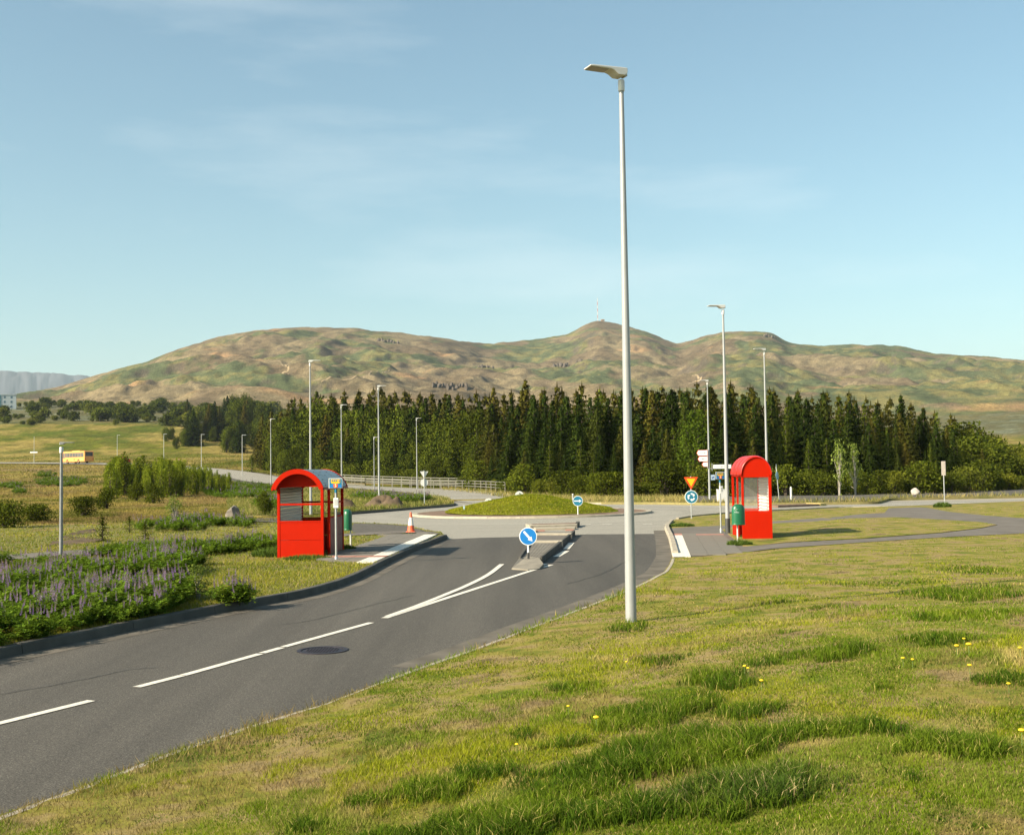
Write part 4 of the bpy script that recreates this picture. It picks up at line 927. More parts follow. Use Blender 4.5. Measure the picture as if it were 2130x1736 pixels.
# small signs on the roundabout's far rim
for px, D, top, lab in ((1014, 72.6, 1034, 'white round sign back just left of the mound top'), (1078, 73.2, 1020, 'white rounded sign back peeping over the grass mound')):
    x = (px - 1065) / FPX * D; z0 = float(mound_z(x, D)) if math.hypot(x - ISL[0], D - ISL[1]) < 4.95 else .1
    t = sign_thing(lab, (x, D, z0), R_(4)); zt = EYE - (top - 977) / FPX * D - z0
    MB().tube((0, 0, -.1), (0, 0, zt - .1), .026, n=10).obj('post', galv, t, True); disc(.27, .028, .04, zt - .27).obj('round_back', sign_back, t)
    MB().span((-.02, .026, zt - .45), (.02, -.02, zt - .1)).obj('bracket', dark_metal, t)
x = (1189 - 1065) / FPX * 73; t = thing('marker_post', 'short grey post behind the right arrow sign on the mound', 'marker post', (x, 73, .1))
MB().tube((0, 0, -.1), (0, 0, .85), .05, n=12).obj('post', galv, t, True); MB().lathe([(.055, .85), (.05, .89), (.01, .91)], 12).obj('cap', sign_back, t)
x = (963 - 1065) / FPX * 66.0; t = thing('marker_post', 'grey post with pale reflector at the left end of the mound', 'marker post', (x, 66, .1))
MB().span((-.05, -.02, -.1), (.05, .02, .50)).obj('post', galv, t, bevel=.01); MB().span((-.035, -.026, .18), (.035, -.021, .44)).obj('reflector', mat('pale_reflector', (.35, .5, .55), .3), t)
# direction boards on the lamp
def board(t, x0, x1, z0, z1, border, face, point=0, name='direction_board', y=-.11):
    tip = .12 if point else 0
    def pl(g): return ([(x0 - tip + g * 1.4, (z0 + z1) / 2), (x0 + g, z0 + g), (x1 - g, z0 + g), (x1 - g, z1 - g), (x0 + g, z1 - g)] if point else [(x0 + g, z0 + g), (x1 - g, z0 + g), (x1 - g, z1 - g), (x0 + g, z1 - g)])
    o = poly_y(pl(0), y, y + .03).obj(name, border, t); f = poly_y(pl(.022), y - .005, y - .002).obj('board_face', face, o); return o
def lettering(par, x0, x1, z, h, m, y, seed):
    r = random.Random(seed); b = MB(); x = x0
    while x < x1:
        w = r.uniform(.5, .8) * h
        if r.random() > .12:
            b.span((x, y - .002, z), (x + w * .28, y, z + h)); 
            if r.random() > .5: b.span((x + w * .28, y - .002, z + h * r.choice((0, .4, .75))), (x + w * .7, y, z + h * r.choice((.85, .95))))
        x += w
    return b.obj('lettering', m, par)
# these hang on lamp L4 (its yaw is undone with a turned carrier)
cx = thing('direction_sign', 'three white red edged arrow boards on the lamp post, pointing left', 'sign', L4.location, R_(4))
grey_ink = mat('grey_ink', (.30, .29, .28), .6)
s_ = FPX / 86
def zpx(py, D, u_px): 
    return float(At(u_px, py, D)[2])
zb = L4.location.z
for k, (xa, ya, yb) in enumerate(((1446, 935.5, 948.0), (1448, 948.6, 960), (1456.5, 960.6, 971))):
    z1, z0 = zpx(ya, 86, 1455) - zb, zpx(yb, 86, 1455) - zb
    o = board(cx, (xa + 4 - 1473) / s_, -.10, z0 + .01, z1 - .01, sign_red, sign_white, 1); lettering(o, (xa + 9 - 1473) / s_, -.22, (z0 + z1) / 2 - .06, .12, grey_ink, -.117, k)
MB().tube((-.13, -.09, zpx(973, 86, 1470) - zb), (-.13, -.09, zpx(934, 86, 1470) - zb), .025, n=8).obj('bracket_rail', galv, cx)
cx2 = thing('street_name_sign', 'white street name board pointing right below the arrow boards', 'sign', L4.location, R_(4))
z1, z0 = zpx(966, 86, 1490) - zb, zpx(974.5, 86, 1490) - zb; o = board(cx2, .28, 1.62, z0, z1, sign_back, sign_white, 0, 'name_board'); lettering(o, .38, 1.45, (z0 + z1) / 2 - .05, .10, grey_ink, -.117, 9)
MB().tube((.2, -.1, z0 - .15), (.2, -.1, z1 + .1), .02, n=8).obj('bracket_rail', galv, cx2); MB().span((.05, -.11, z0), (.22, -.08, z0 + .05)).obj('bracket', galv, cx2)
cx3 = thing('route_plate', 'small pale blue plate on the lamp post under the name board', 'sign', L4.location, R_(4))
z1, z0 = zpx(987, 86, 1480) - zb, zpx(998, 86, 1480) - zb; MB().span((.09, -.13, z0), (.40, -.10, z1)).obj('plate', mat('plate_blue', (.33, .42, .52), .5), cx3); MB().prism([(.16, z0 + .1), (.33, z0 + .16), (.33, z0 + .26), (.16, z0 + .2)], -.134, -.131, 'y').obj('plate_mark', mat('ink_blue', (.05, .08, .22), .5), cx3)
# bus stop signs
def text_mesh(ch, size):
    cu = bpy.data.curves.new('glyph', 'FONT'); cu.body = ch; cu.size = size; cu.align_x = 'CENTER'; cu.align_y = 'CENTER'; cu.extrude = .001; cu.resolution_u = 3; cu.offset = size * .02
    o = bpy.data.objects.new('glyph', cu); C.objects.link(o); dg = bpy.context.evaluated_depsgraph_get(); me = bpy.data.meshes.new_from_object(o.evaluated_get(dg)); bpy.data.objects.remove(o); return me
def bus_stop_sign(label, loc, yaw=0.0):
    t = thing('bus_stop_sign', label, 'bus stop sign', loc, yaw, 'bus stop signs')
    MB().tube((0, 0, -.2), (0, 0, 1.84), .030, n=16).obj('post', galv, t, True); MB().tube((0, 0, 1.84), (0, 0, 2.02), .033, n=16).obj('post_top', sign_teal, t, True)
    MB().lathe([(.042, -.1), (.042, .10), (.036, .11)], 16).obj('post_sleeve', galv, t, True)
    z = 2.10; b = MB().span((-.185, -.05, z - .135), (.185, -.035, z + .135)).obj('board', sign_back, t, bevel=.004)
    MB().span((-.168, -.054, z - .12), (.168, -.051, z + .12)).obj('board_face', sign_teal, b)
    bus = [(-.125, .015), (-.125, .105), (.125, .105), (.125, .015), (.085, -.01), (-.085, -.01)]
    MB().prism([(x, z + y) for x, y in bus], -.058, -.055, 'y').obj('bus_pictogram', sign_yellow, b)
    for x in (-.085, -.03, .025): MB().span((x - .02, -.061, z + .05), (x + .02, -.059, z + .088)).obj('pictogram_window', sign_teal, b)
    MB().span((.085, -.061, z + .03), (.11, -.059, z + .09)).obj('pictogram_door', sign_teal, b)
    MB().prism([(x, z + y) for x, y in ((-.165, -.12), (-.165, -.06), (-.06, -.02), (-.035, -.12))], -.058, -.055, 'y').obj('corner_blue', sign_blue, b); MB().prism([(x, z + y) for x, y in ((.165, -.12), (.035, -.12), (.06, -.02), (.165, -.06))], -.058, -.055, 'y').obj('corner_blue', sign_blue, b)  # blue lower corners printed on the teal board
    disc(.062, -.063, -.060, z - .065, 28).obj('red_disc', sign_red, b)
    me = text_mesh('S', .125); me.transform(Matrix.Translation((0, -.065, z - .066)) @ Matrix.Rotation(PI / 2, 4, 'X')); link('letter', me, mat('sign_cream', (.85, .72, .45), .5), b)
    h = MB().span((-.055, -.10, 1.43), (.075, -.045, 1.70)).obj('timetable_case', sign_white, t, bevel=.006); MB().span((-.035, -.104, 1.50), (.055, -.101, 1.66)).obj('timetable', mat('timetable_grey', (.5, .5, .48), .3), h)
    return t
q = G(699.5, 1165.5, .12); bus_stop_sign('bus stop sign with yellow bus pictogram before the left shelter', (q[0], q[1], .12), R_(3))
q = G(1507, 1106, .1); bus_stop_sign('bus stop sign half hidden behind the lamp post at the right stop', (q[0] - .06, q[1] + .4, .1), R_(16))
# right side odds and ends
x = (1642 - 1065) / FPX * 83; t = thing('marker_post', 'slim white post beside the gravel right of the right shelter', 'marker post', (x, 83, float(ground_z(x, 83)) + .05)); MB().lathe([(.07, -.1), (.07, .85), (.055, .9), (.02, .92)], 12).obj('post', lamp_white, t, True); MB().lathe([(.072, .70), (.072, .78)], 12).obj('reflector_band', sign_back, t)
x = (1960 - 1065) / FPX * 73.5; t = sign_thing('tall thin sign post with edge on grey plate at far right', (x, 73.5, .08), R_(0))
MB().tube((0, 0, -.2), (0, 0, 1.75), .032, n=12).obj('post', galv, t, True); yawed(MB().span((-.22, -.02, 1.73), (.22, .02, 2.62)).obj('plate', mat('dull_plate', (.25, .22, .19), .6, var=.15), t, bevel=.01), R_(-78))
q = Gt(1502, 1043, .06); t = thing('utility_cabinet', 'pale utility cabinet behind the right lamp post', 'cabinet', q, R_(5)); MB().span((-.32, -.2, -.1), (.32, .2, .80)).obj('housing', lamp_white, t, bevel=.015); MB().span((-.34, -.22, .802), (.34, .22, .85)).obj('lid', sign_back, t, bevel=.01); MB().span((-.26, -.206, .08), (.26, -.202, .72)).obj('door', lamp_white, t)
q = G(1706, 1047); t = thing('traffic_island', 'narrow kerbed island with a yellow painted end on the far road', 'traffic island'); pa, pb = G(1604, 1051.5, .1), G(1712, 1047.5, .1)
d_ = (pb - pa)[:2]; d_ /= np.hypot(*d_); n_ = np.array([-d_[1], d_[0]]); A_, B_ = pa[:2], pb[:2]
prism_sheet('island_body', [A_ - n_ * .6, B_ - n_ * .6 - d_ * .9, B_ + n_ * .6 - d_ * .9, A_ + n_ * .6], -.05, .13, apron, t); prism_sheet('island_end', [B_ - n_ * .62 - d_ * .89, B_ - n_ * .3, B_ + n_ * .3, B_ + n_ * .62 - d_ * .89], -.05, .16, mat('yellow_kerb', (.50, .38, .12), .8, var=.15), t)

# ---- bridge railing
def railing(label, pts, H, bars, step, r=.045, balusters=False):
    t = thing('bridge_railing', label, 'railing', (0, 0, 0)); P = resample(pts, step); Z = ground_z(P[:, 0], P[:, 1]) + .12
    for k, q in enumerate(P): MB().box((q[0], q[1], Z[k] + H / 2 - .1), (.09, .09, H + .2)).obj('post', galv_pale, t)
    for hgt in bars:
        b = MB()
        for k in range(len(P) - 1): b.tube((*P[k], Z[k] + hgt), (*P[k + 1], Z[k + 1] + hgt), r, n=6)
        b.obj('rail', galv_pale, t)
    if balusters:
        for k in range(len(P) - 1):
            b = MB()
            for j in range(1, 8): f = j / 8; q = P[k] * (1 - f) + P[k + 1] * f; z = Z[k] * (1 - f) + Z[k + 1] * f; b.box((*q, z + H / 2 - .05), (.03, .03, H - .1))
            tag(b.obj('baluster_panel', galv_pale, t), kind='stuff')
galv_pale = mat('galv_pale', (.24, .225, .18), .5, .3, var=.1)
off = lambda d: np.array([q + d * np.array([-(ROADC[min(i + 1, len(ROADC) - 1)] - ROADC[max(i - 1, 0)])[1], (ROADC[min(i + 1, len(ROADC) - 1)] - ROADC[max(i - 1, 0)])[0]]) / np.hypot(*(ROADC[min(i + 1, len(ROADC) - 1)] - ROADC[max(i - 1, 0)])) for i, q in enumerate(ROADC)])
far_side, foot = off(-5.0), off(-8.5)
railing('steel bridge railing nearest the road behind the left shelter', far_side[20:58], 1.05, (.45, .75, 1.05), 2.4, .04)
railing('steel railing with fine balusters over the bridge behind the left shelter', far_side[57:76], 1.05, (.12, .75, 1.05), 2.4, .05, True)
railing('second bridge railing just beyond the first', foot[34:70], 1.25, (.5, .85, 1.25), 2.4, .05)

# ================================================================== VEHICLES, ROCKS, BUILDINGS
def bus():
    p = on_ground(161, 303, .18); yaw = PI - R_(42)          # local +x is the direction of travel
    t = thing('bus', 'orange yellow bus driving away left on the far road', 'bus', p, yaw)
    bm_ = mat('bus_yellow', (.72, .31, .085), .35, 0, var=.05, scale=1, spec=.5); gl = mat('bus_glass', (.10, .10, .10), .12, 0, var=.2, scale=.6, spec=.6); tyre = mat('tyre', (.02, .02, .02), .9)
    L_, W_ = 11.6, 2.5
    side = [(-L_ / 2, .42), (-L_ / 2 - .02, 1.2), (-L_ / 2 + .08, 2.95), (-L_ / 2 + .3, 3.05), (L_ / 2 - .5, 3.05), (L_ / 2 - .12, 2.85), (L_ / 2, 1.3), (L_ / 2 - .03, .40), (L_ / 2 - 2.2, .36), (L_ / 2 - 2.35, .82), (L_ / 2 - 2.7, .98), (L_ / 2 - 3.05, .82), (L_ / 2 - 3.2, .36), (-L_ / 2 + 3.6, .36), (-L_ / 2 + 3.45, .82), (-L_ / 2 + 3.1, .98), (-L_ / 2 + 2.75, .82), (-L_ / 2 + 2.6, .38)]
    MB().prism(side, -W_ / 2, W_ / 2, 'y').obj('body', bm_, t, bevel=.06)
    MB().span((-2.6, -.8, 3.06), (1.4, .8, 3.22)).obj('roof_unit', bm_, t, bevel=.05)
    xs = [-5.3, -3.9, -2.45, -1.0, .45, 1.9, 3.3, 4.35]
    for sy in (-1, 1):
        for k in range(len(xs) - 1): MB().span((xs[k] + .04, sy * (W_ / 2 + .004), 1.55), (xs[k + 1] - .04, sy * (W_ / 2 + .016), 2.62)).obj('window', gl, t)
        MB().span((4.45, sy * (W_ / 2 + .004), 1.35 if sy > 0 else .55), (5.35, sy * (W_ / 2 + .016), 2.6)).obj('window' if sy > 0 else 'door', gl, t)
        MB().prism([(-.7, .75), (-.35, .75), (-.35, 1.12), (-.7, 1.12)], sy * (W_ / 2 + .003), sy * (W_ / 2 + .012), 'y').obj('panel_mark', mat('bus_red', (.4, .03, .02), .5), t)
        MB().span((-4.9, sy * (W_ / 2 + .003), .85), (-3.6, sy * (W_ / 2 + .01), 1.02)).obj('side_lettering', mat('bus_pink', (.72, .30, .26), .5), t)
        for x in (L_ / 2 - 2.7, -L_ / 2 + 3.1):
            w = MB().tube((x, sy * (W_ / 2 - .30), .50), (x, sy * (W_ / 2 + .02), .50), .50, n=24).obj('wheel', tyre, t, True); MB().tube((x, sy * (W_ / 2 + .012), .50), (x, sy * (W_ / 2 + .035), .50), .26, n=18).obj('rim', mat('rim', (.42, .20, .06), .5), w)
    MB().span((-L_ / 2 - .035, -.95, 1.75), (-L_ / 2 + .06, .95, 2.75)).obj('rear_window', gl, t)
    for sy in (-1, 1): MB().span((-L_ / 2 - .04, sy * 1.15, .8), (-L_ / 2 + .02, sy * .98, 1.25)).obj('tail_light', mat('tail_red', (.45, .02, .01), .3), t)
    MB().span((L_ / 2 - .16, -1.15, 1.3), (L_ / 2 + .01, 1.15, 2.75)).obj('windscreen', gl, t)
    for sy in (-1, 1): MB().span((L_ / 2 + .05, sy * 1.32, 2.1), (L_ / 2 + .2, sy * 1.5, 2.6)).obj('mirror', black, t)
bus()
def car():
    p = on_ground(255, 292, .18); t = thing('car', 'small red car half hidden by the thicket behind the bus', 'car', p, PI - R_(42))
    cm = mat('car_red', (.45, .035, .02), .3); gl = MATS['bus_glass']; tyre = MATS['tyre']
    side = [(-2.0, .35), (-2.05, .75), (-1.95, .95), (-1.3, 1.0), (-.85, 1.42), (.45, 1.45), (1.05, 1.0), (1.9, .88), (2.05, .6), (2.0, .32)]
    MB().prism(side, -.85, .85, 'y').obj('body', cm, t, bevel=.05)
    for s in (-1, 1):
        MB().prism([(-1.15, 1.02), (-.78, 1.36), (.38, 1.38), (.88, 1.02)], s * .852, s * .862, 'y').obj('window', gl, t)
        for x in (-1.25, 1.25): w = MB().tube((x, s * .62, .31), (x, s * .88, .31), .31, n=20).obj('wheel', tyre, t, True); MB().tube((x, s * .875, .31), (x, s * .892, .31), .18, n=14).obj('rim', galv, w)
        MB().span((-2.07, s * .8, .7), (-2.0, s * .55, .86)).obj('tail_light', MATS['tail_red'], t)
    MB().prism([(-.7, 1.02), (.7, 1.02), (.58, 1.36), (-.58, 1.36)], -1.30, -1.02, 'x').obj('rear_window', gl, t)
car()

def rock(name, label, loc, size, m, seed=0, flatten=.0, cat='boulder', group=None, sub=3, rough=.28):
    bm = bmesh.new(); bmesh.ops.create_icosphere(bm, subdivisions=sub, radius=1); r = np.random.default_rng(seed); planes = [(Vector(r.normal(size=3)).normalized(), r.uniform(.62, .92)) for _ in range(14)]
    for v in bm.verts:
        d = v.co.normalized(); k = 1.0
        for n_, c in planes:
            dp = d.dot(n_)
            if dp > 1e-3: k = min(k, c / dp)
        k *= 1 + rough * .25 * (vnoise(np.array(d.x * 3 + seed), np.array(d.y * 3 + d.z * 5)) - .5)
        v.co = Vector((d.x * k * size[0], d.y * k * size[1], max(d.z * k, -.45) * size[2]))
    me = bpy.data.meshes.new(name); bm.to_mesh(me); bm.free(); o = link(name, me, m); o.location = tuple(map(float, loc)); tag(o, label, cat, group); o.rotation_euler = (0, 0, seed * 1.3); return o
stone = mat('stone', (.17, .145, .12), .95, var=.3, scale=4, bump=.5, bscale=20, dirt=(.14, .12, .10), dirt_amt=.5)
pale_stone = mat('pale_stone', (.34, .30, .26), .95, var=.12, scale=3, bump=.4, bscale=20)
q = G(484, 1078, .12); rock('boulder', 'brown boulder in the left field beside the gravel track', (q[0], q[1], .28), (.42, .38, .62), stone, 3)
q = G(400, 1080, .12); rock('boulder', 'small dark stone among the lupines left of the brown boulder', (q[0], q[1], .15), (.17, .17, .22), MATS['cast_iron'], 5)
p = on_ground(1900, 88, .32); rock('boulder', 'pale boulder at the edge of the wood on the right', p, (.46, .42, .42), pale_stone, 11)
for k, (px, D, s_) in enumerate(((1440, 90, .25), (1452, 91, .2), (1462, 90.5, .3), (1484, 91, .28), (1492, 92, .2))):
    p = on_ground(px, D, .1); rock('stone', 'rough stone on the gravel at the foot of the signed lamp post', p, (s_, s_, s_ * .8), stone, 20 + k, group='stones round the signed lamp post', cat='stone', sub=2)
def heap(name, label, c, r, h, m, seed):
    n = 26; V = [(0, 0, 0)]; F = []; pts = [(c[0] + r[0] * a * math.cos(b), c[1] + r[1] * a * math.sin(b)) for a in (1,) for b in np.linspace(0, 2 * PI, 30)[:-1]]
    def zf(x, y): q = np.hypot((x - c[0]) / r[0], (y - c[1]) / r[1]); return ground_z(x, y) + .02 + h * sstep(1 - q, 0, 1) * (.15 + 1.6 * fbm(x / .55 + seed, y / .55, 4, seed))
    return struct(sheet(name, pts, zf, .14, m, grow=0), label)
q = Gt(775, 1058); heap('dirt_heap', 'brown dirt heap at the lamp post beyond the left shelter', (q[0] + .6, q[1] + 2), (1.9, 1.6), .95, dirt_m, 3); heap('dirt_heap', 'smaller brown dirt heap beside the larger one', (q[0] - 1.7, q[1] - 1), (1.3, 1.0), .55, dirt_m, 8)
q = Gt(1480, 1040); heap('dirt_heap', 'low grey gravel heap round the signed lamp post', (q[0], q[1]), (3.0, 1.2), .35, gravel_m, 5)

def apartment():
    D = 760; p = on_ground(8, D); t = thing('apartment_block', 'pale blue grey apartment block at the far left edge', 'building', (p[0], p[1], p[2] - 1), R_(22))
    wallm = mat('block_wall', (.42, .46, .47), .8, var=.04, scale=.3); dk = mat('block_window', (.10, .16, .20), .3); tl = mat('block_teal', (.12, .26, .32), .6)
    H = 9.6; MB().span((-17, -6, 0), (7, 6, H)).obj('wall', wallm, t); MB().span((-17.2, -6.2, H + .01), (7.2, 6.2, H + .5)).obj('roof', wallm, t); MB().span((-17.1, -6.12, .5), (-2, -6.02, H)).obj('balcony_front', tl, t)
    for fl in range(3):
        for x in (-15.5, -13, -10.5, -8, -5.5, -3.2): MB().span((x - .8, -6.2, 1.4 + fl * 3), (x + .8, -6.13, 3.0 + fl * 3)).obj('window', dk, t)
        for x in (.2, 4.2): MB().span((x - .55, -6.06, 1.5 + fl * 3), (x + .55, -6.01, 2.9 + fl * 3)).obj('window', dk, t)
        MB().span((7.01, -2, 1.5 + fl * 3), (7.06, .2, 2.9 + fl * 3)).obj('window', dk, t)
apartment()
# hilltop: mast and hut
pk_u = (1247 - 1065) / FPX
_dd = np.linspace(2000, 2900, 200); _zz = ground_z(pk_u * _dd, _dd); _ang = (_zz - EYE) / _dd; Dp = float(_dd[np.argmax(_ang)]); pz = float(_zz[np.argmax(_ang)])
m_u = (1247 - 1065) / FPX; t = thing('radio_mast', 'thin red and white radio mast on the central summit', 'mast', (m_u * Dp, Dp, float(ground_z(m_u * Dp, Dp)) - 2))
Hm = 55.0; mr_ = mat('mast_red', (.42, .16, .14), .6); mw_ = mat('mast_white', (.55, .53, .50), .6)
for k in range(7):
    b = MB(); z0, z1 = Hm * k / 7, Hm * (k + 1) / 7; w0 = 1.0
    for x, y in ((-w0 / 2, -w0 / 2), (w0 / 2, -w0 / 2), (0, w0 / 2)): b.tube((x, y, z0), (x, y, z1), .28, n=5)
    for j in range(4): za, zb_ = z0 + (z1 - z0) * j / 4, z0 + (z1 - z0) * (j + 1) / 4; b.tube((-w0 / 2, -w0 / 2, za), (w0 / 2, -w0 / 2, zb_), .14, n=4); b.tube((w0 / 2, -w0 / 2, za), (0, w0 / 2, zb_), .14, n=4); b.tube((0, w0 / 2, za), (-w0 / 2, -w0 / 2, zb_), .14, n=4)
    b.obj('mast_section', mr_ if k % 2 else mw_, t)
MB().tube((0, 0, Hm), (0, 0, Hm + 6), .2, n=6).obj('antenna', galv, t)
h_u = (1257 - 1065) / FPX; t = thing('hut', 'small brown hut with flat roof on the central summit', 'hut', (h_u * Dp, Dp - 4, float(ground_z(h_u * Dp, Dp - 4)) - 1.2), R_(10))
MB().span((-4, -3, 0), (4, 3, 5.2)).obj('wall', mat('hut_wall', (.28, .19, .13), .8), t); MB().span((-4.4, -3.4, 5.21), (4.4, 3.4, 5.9)).obj('roof', mat('hut_roof', (.45, .36, .28), .8), t); MB().span((-3.2, -3.05, 0.6), (-1.8, -2.98, 3)).obj('door', mat('hut_door', (.10, .08, .06), .8), t); MB().span((.2, -3.05, 1.6), (2.6, -2.98, 3)).obj('window', mat('block_window', (.1, .1, .1)), t)
# rock outcrops on the hillside
def outcrop(label, px, py, w_px, n, h, seed, D0=1200):
    d_ = ray(px, py); ds = np.linspace(900, 2700, 1200); g = ground_z(d_[0] / d_[1] * ds, ds); los = EYE + d_[2] / d_[1] * ds; k = np.where(g > los)[0]
    D = float(ds[k[0]]) if len(k) else 1500.0
    x0 = d_[0] / d_[1] * D; t = thing('rock_outcrop', label, 'rock outcrop', (x0, D, float(ground_z(x0, D)))); r = np.random.default_rng(seed); wm = w_px / FPX * D
    for k in range(n):
        b = bmesh.new(); bmesh.ops.create_icosphere(b, subdivisions=2, radius=1); pl = [(Vector(r.normal(size=3)).normalized(), r.uniform(.55, .85)) for _ in range(9)]
        xx = (k + .5) / n * wm - wm / 2 + r.uniform(-.2, .2) * wm / n; yy = r.uniform(-3, 6); s = (wm / n * r.uniform(.6, .95), r.uniform(4, 7), h * r.uniform(.6, 1.1)); zo = float(ground_z(x0 + xx, D + yy)) - t.location.z
        for v in b.verts:
            q = v.co.normalized(); kk = 1.0
            for n_, c in pl:
                dp = q.dot(n_)
                if dp > 1e-3: kk = min(kk, c / dp)
            v.co = Vector((q.x * kk * s[0] + xx, q.y * kk * s[1] + yy, q.z * kk * s[2] + zo))
        me = bpy.data.meshes.new('rock'); b.to_mesh(me); b.free(); link('rock', me, hill_rock, t)
hill_rock = mat('hill_rock', (.10, .082, .066), 1, var=.3, scale=.2, spec=.05)
outcrop('dark rock band just above the treetops left of centre', 935, 809, 74, 12, 6, 1); outcrop('dark crag near the top of the left hill', 808, 712, 46, 7, 7, 2); outcrop('row of grey crags below the central summit', 1180, 762, 60, 9, 7, 3)
outcrop('dark rocks on the shoulder right of the central summit', 1330, 686, 60, 8, 6, 4); outcrop('dark crag on the right hand hill top', 1600, 702, 26, 5, 6, 5); outcrop('small rocks low on the slope left of the summit', 1010, 764, 34, 6, 4, 6)
# worn tracks on the hillside
track_m = mat('track', (.27, .205, .125), 1, var=.15, scale=.1, spec=.05)
def track(label, pxs, w):
    pts = []
    for px, py in pxs:
        d_ = ray(px, py); ds = np.linspace(900, 2700, 1500); g = ground_z(d_[0] / d_[1] * ds, ds); los = EYE + d_[2] / d_[1] * ds; k = np.where(g > los)[0]
        if len(k): pts.append((d_[0] / d_[1] * ds[k[0]], ds[k[0]]))
    if len(pts) > 2: struct(ribbon('hill_track', spline(pts, 14), w, lambda x, y: ground_z(x, y) + .5, track_m), label)
track('winding worn path on the left hill', [(560, 752), (585, 757), (600, 765), (588, 776), (600, 780)], 2.2); track('pale path climbing the left hill', [(668, 795), (700, 788), (740, 783), (770, 776), (810, 770)], 1.8)
track('bright track bend above the trees right of the big lamp', [(1440, 782), (1452, 784), (1458, 789), (1445, 794), (1432, 798)], 2.6)

# ================================================================== VEGETATION
bark = mat('bark', (.06, .045, .032), .95, var=.3, scale=6); pale_bark = mat('pale_bark', (.34, .30, .25), .95, var=.2, scale=6)
spruce_m = leafmat('spruce_needles', (.012, .024, .005), (.046, .064, .010), (.085, .056, .010), .08)
pine_m = leafmat('pine_needles', (.030, .044, .006), (.085, .098, .010), None, .15)
larch_m = leafmat('larch_needles', (.050, .078, .008), (.135, .155, .018), None, .25)
willow_m = leafmat('willow_leaves', (.045, .064, .006), (.12, .135, .014), (.10, .095, .012), .3)
birch_m = leafmat('birch_leaves', (.085, .125, .018), (.20, .235, .050), None, .4)
bush_m = leafmat('bush_leaves', (.042, .060, .008), (.11, .125, .014), (.10, .09, .014), .3)

def spruce(seed, H=10.0, R=1.75, whorls=30, per=9, slim=.9, size=1.2, droop=.34):
    r = np.random.default_rng(seed); V = []; T = []
    def tri_(a, b, c): k = len(V); V.extend((a, b, c)); T.append((k, k + 1, k + 2))
    for w in range(whorls):
        f = (w + r.uniform(-.3, .3)) / whorls; z = H * (.02 + .97 * np.clip(f, 0, 1)); L0 = R * (1 - np.clip(f, 0, 1)) ** slim * (1 if f > .06 else .85 + 2 * max(f, 0)) + .07 + .10 * (1 - np.clip(f, 0, 1))
        for b in range(per if f < .8 else max(6, per - 3)):
            if r.random() < .10: continue
            a = 2 * PI * (b + r.uniform(-.4, .4)) / per + w * 1.1; L = L0 * r.uniform(.62, 1.15); ca, sa = math.cos(a), math.sin(a); up = .5 * f
            m = max(2, int(L / .24)); zz = z + r.uniform(-.12, .12)
            P = lambda t: np.array([ca * L * t, sa * L * t, zz + L * ((.12 + up) * t - droop * t * t)])
            for j in range(1, m + 1):
                t = (j - r.uniform(0, .5)) / m; p = P(t); l = (.30 * L * (1.15 - t) + .13) * size * (1.0 - .62 * max(f, 0) ** 2); wd = .085 * size * r.uniform(.8, 1.4)
                for sgn in (-1, 1):
                    da = a + sgn * r.uniform(.5, 1.0); d = np.array([math.cos(da), math.sin(da), -.22 + r.uniform(-.2, .15)]); n = np.array([-d[1], d[0], r.uniform(-.5, .5)]) * wd
                    tri_(p - n, p + n, p + d * l)
                n = np.array([-sa, ca, 0]) * wd; tri_(p - n, p + n, p + np.array([ca * .1, sa * .1, -.22 * size * r.uniform(.6, 1.3)]))
            p = P(.9); n = np.array([-sa, ca, .3]) * .06; tri_(p - n, p + n, P(1.12))
    top = np.array([0, 0, H]); 
    for k in range(5): a = k * 1.3; d = np.array([math.cos(a), math.sin(a), 0]); tri_(top + d * .10 - [0, 0, .9], top - d * .10 - [0, 0, .9], top + [0, 0, .05])
    cr = trimesh('crown', np.array(V), np.array(T)); tk = MB(); tk.tube((0, 0, -.3), (0, 0, H * .55), R * .075 + .03, R * .045, 8); tk.tube((0, 0, H * .55), (0, 0, H * .97), R * .045, .012, 6)
    return cr, tk.mesh('trunk')
def broad(seed, H=3.0, R=1.3, leaves=1500, clumps=26, base=.12, leaf=.11, multi=3, spread=.26, elong=1.0):
    r = np.random.default_rng(seed); tk = MB(); cs = []
    for k in range(clumps):
        a = r.uniform(0, 2 * PI); h = base + (1 - base) * r.beta(1.5, 1.25); rad = R * math.sqrt(max(.02, 1 - abs(2 * (h - base) / (1 - base) - .95) ** 2.2)) * r.uniform(.35, 1.0); cs.append(np.array([rad * math.cos(a), rad * math.sin(a), H * h * .93]))
    cs = np.array(cs); bases = [np.array([r.normal() * R * .1, r.normal() * R * .1, -.15]) for _ in range(multi)]
    for k, c in enumerate(cs):
        b = bases[k % multi]; mid = b * .5 + c * .5 + np.array([-c[0] * .22, -c[1] * .22, .08 * H]); w = .012 * H + .006
        tk.tube(b, mid, w, w * .6, 5); tk.tube(mid, c, w * .6, w * .2, 4)
    n = leaves; ci = r.integers(0, clumps, n); P = cs[ci] + r.normal(size=(n, 3)) * np.array([R * spread, R * spread, H * spread * .42 * elong]); P[:, 2] = np.clip(P[:, 2], .03 * H, H * 1.02)
    a = r.normal(size=(n, 3)); a /= np.linalg.norm(a, axis=1)[:, None]; b = np.cross(a, r.normal(size=(n, 3))); b /= np.linalg.norm(b, axis=1)[:, None]; s = leaf * r.uniform(.6, 1.4, (n, 1))
    V = np.stack([P - a * s, P + b * s * .55, P + a * s, P - b * s * .55], 1).reshape(-1, 3); i = np.arange(n) * 4
    T = np.concatenate([np.stack([i, i + 1, i + 2], 1), np.stack([i, i + 2, i + 3], 1)])
    return trimesh('crown', V, T), tk.mesh('trunk')
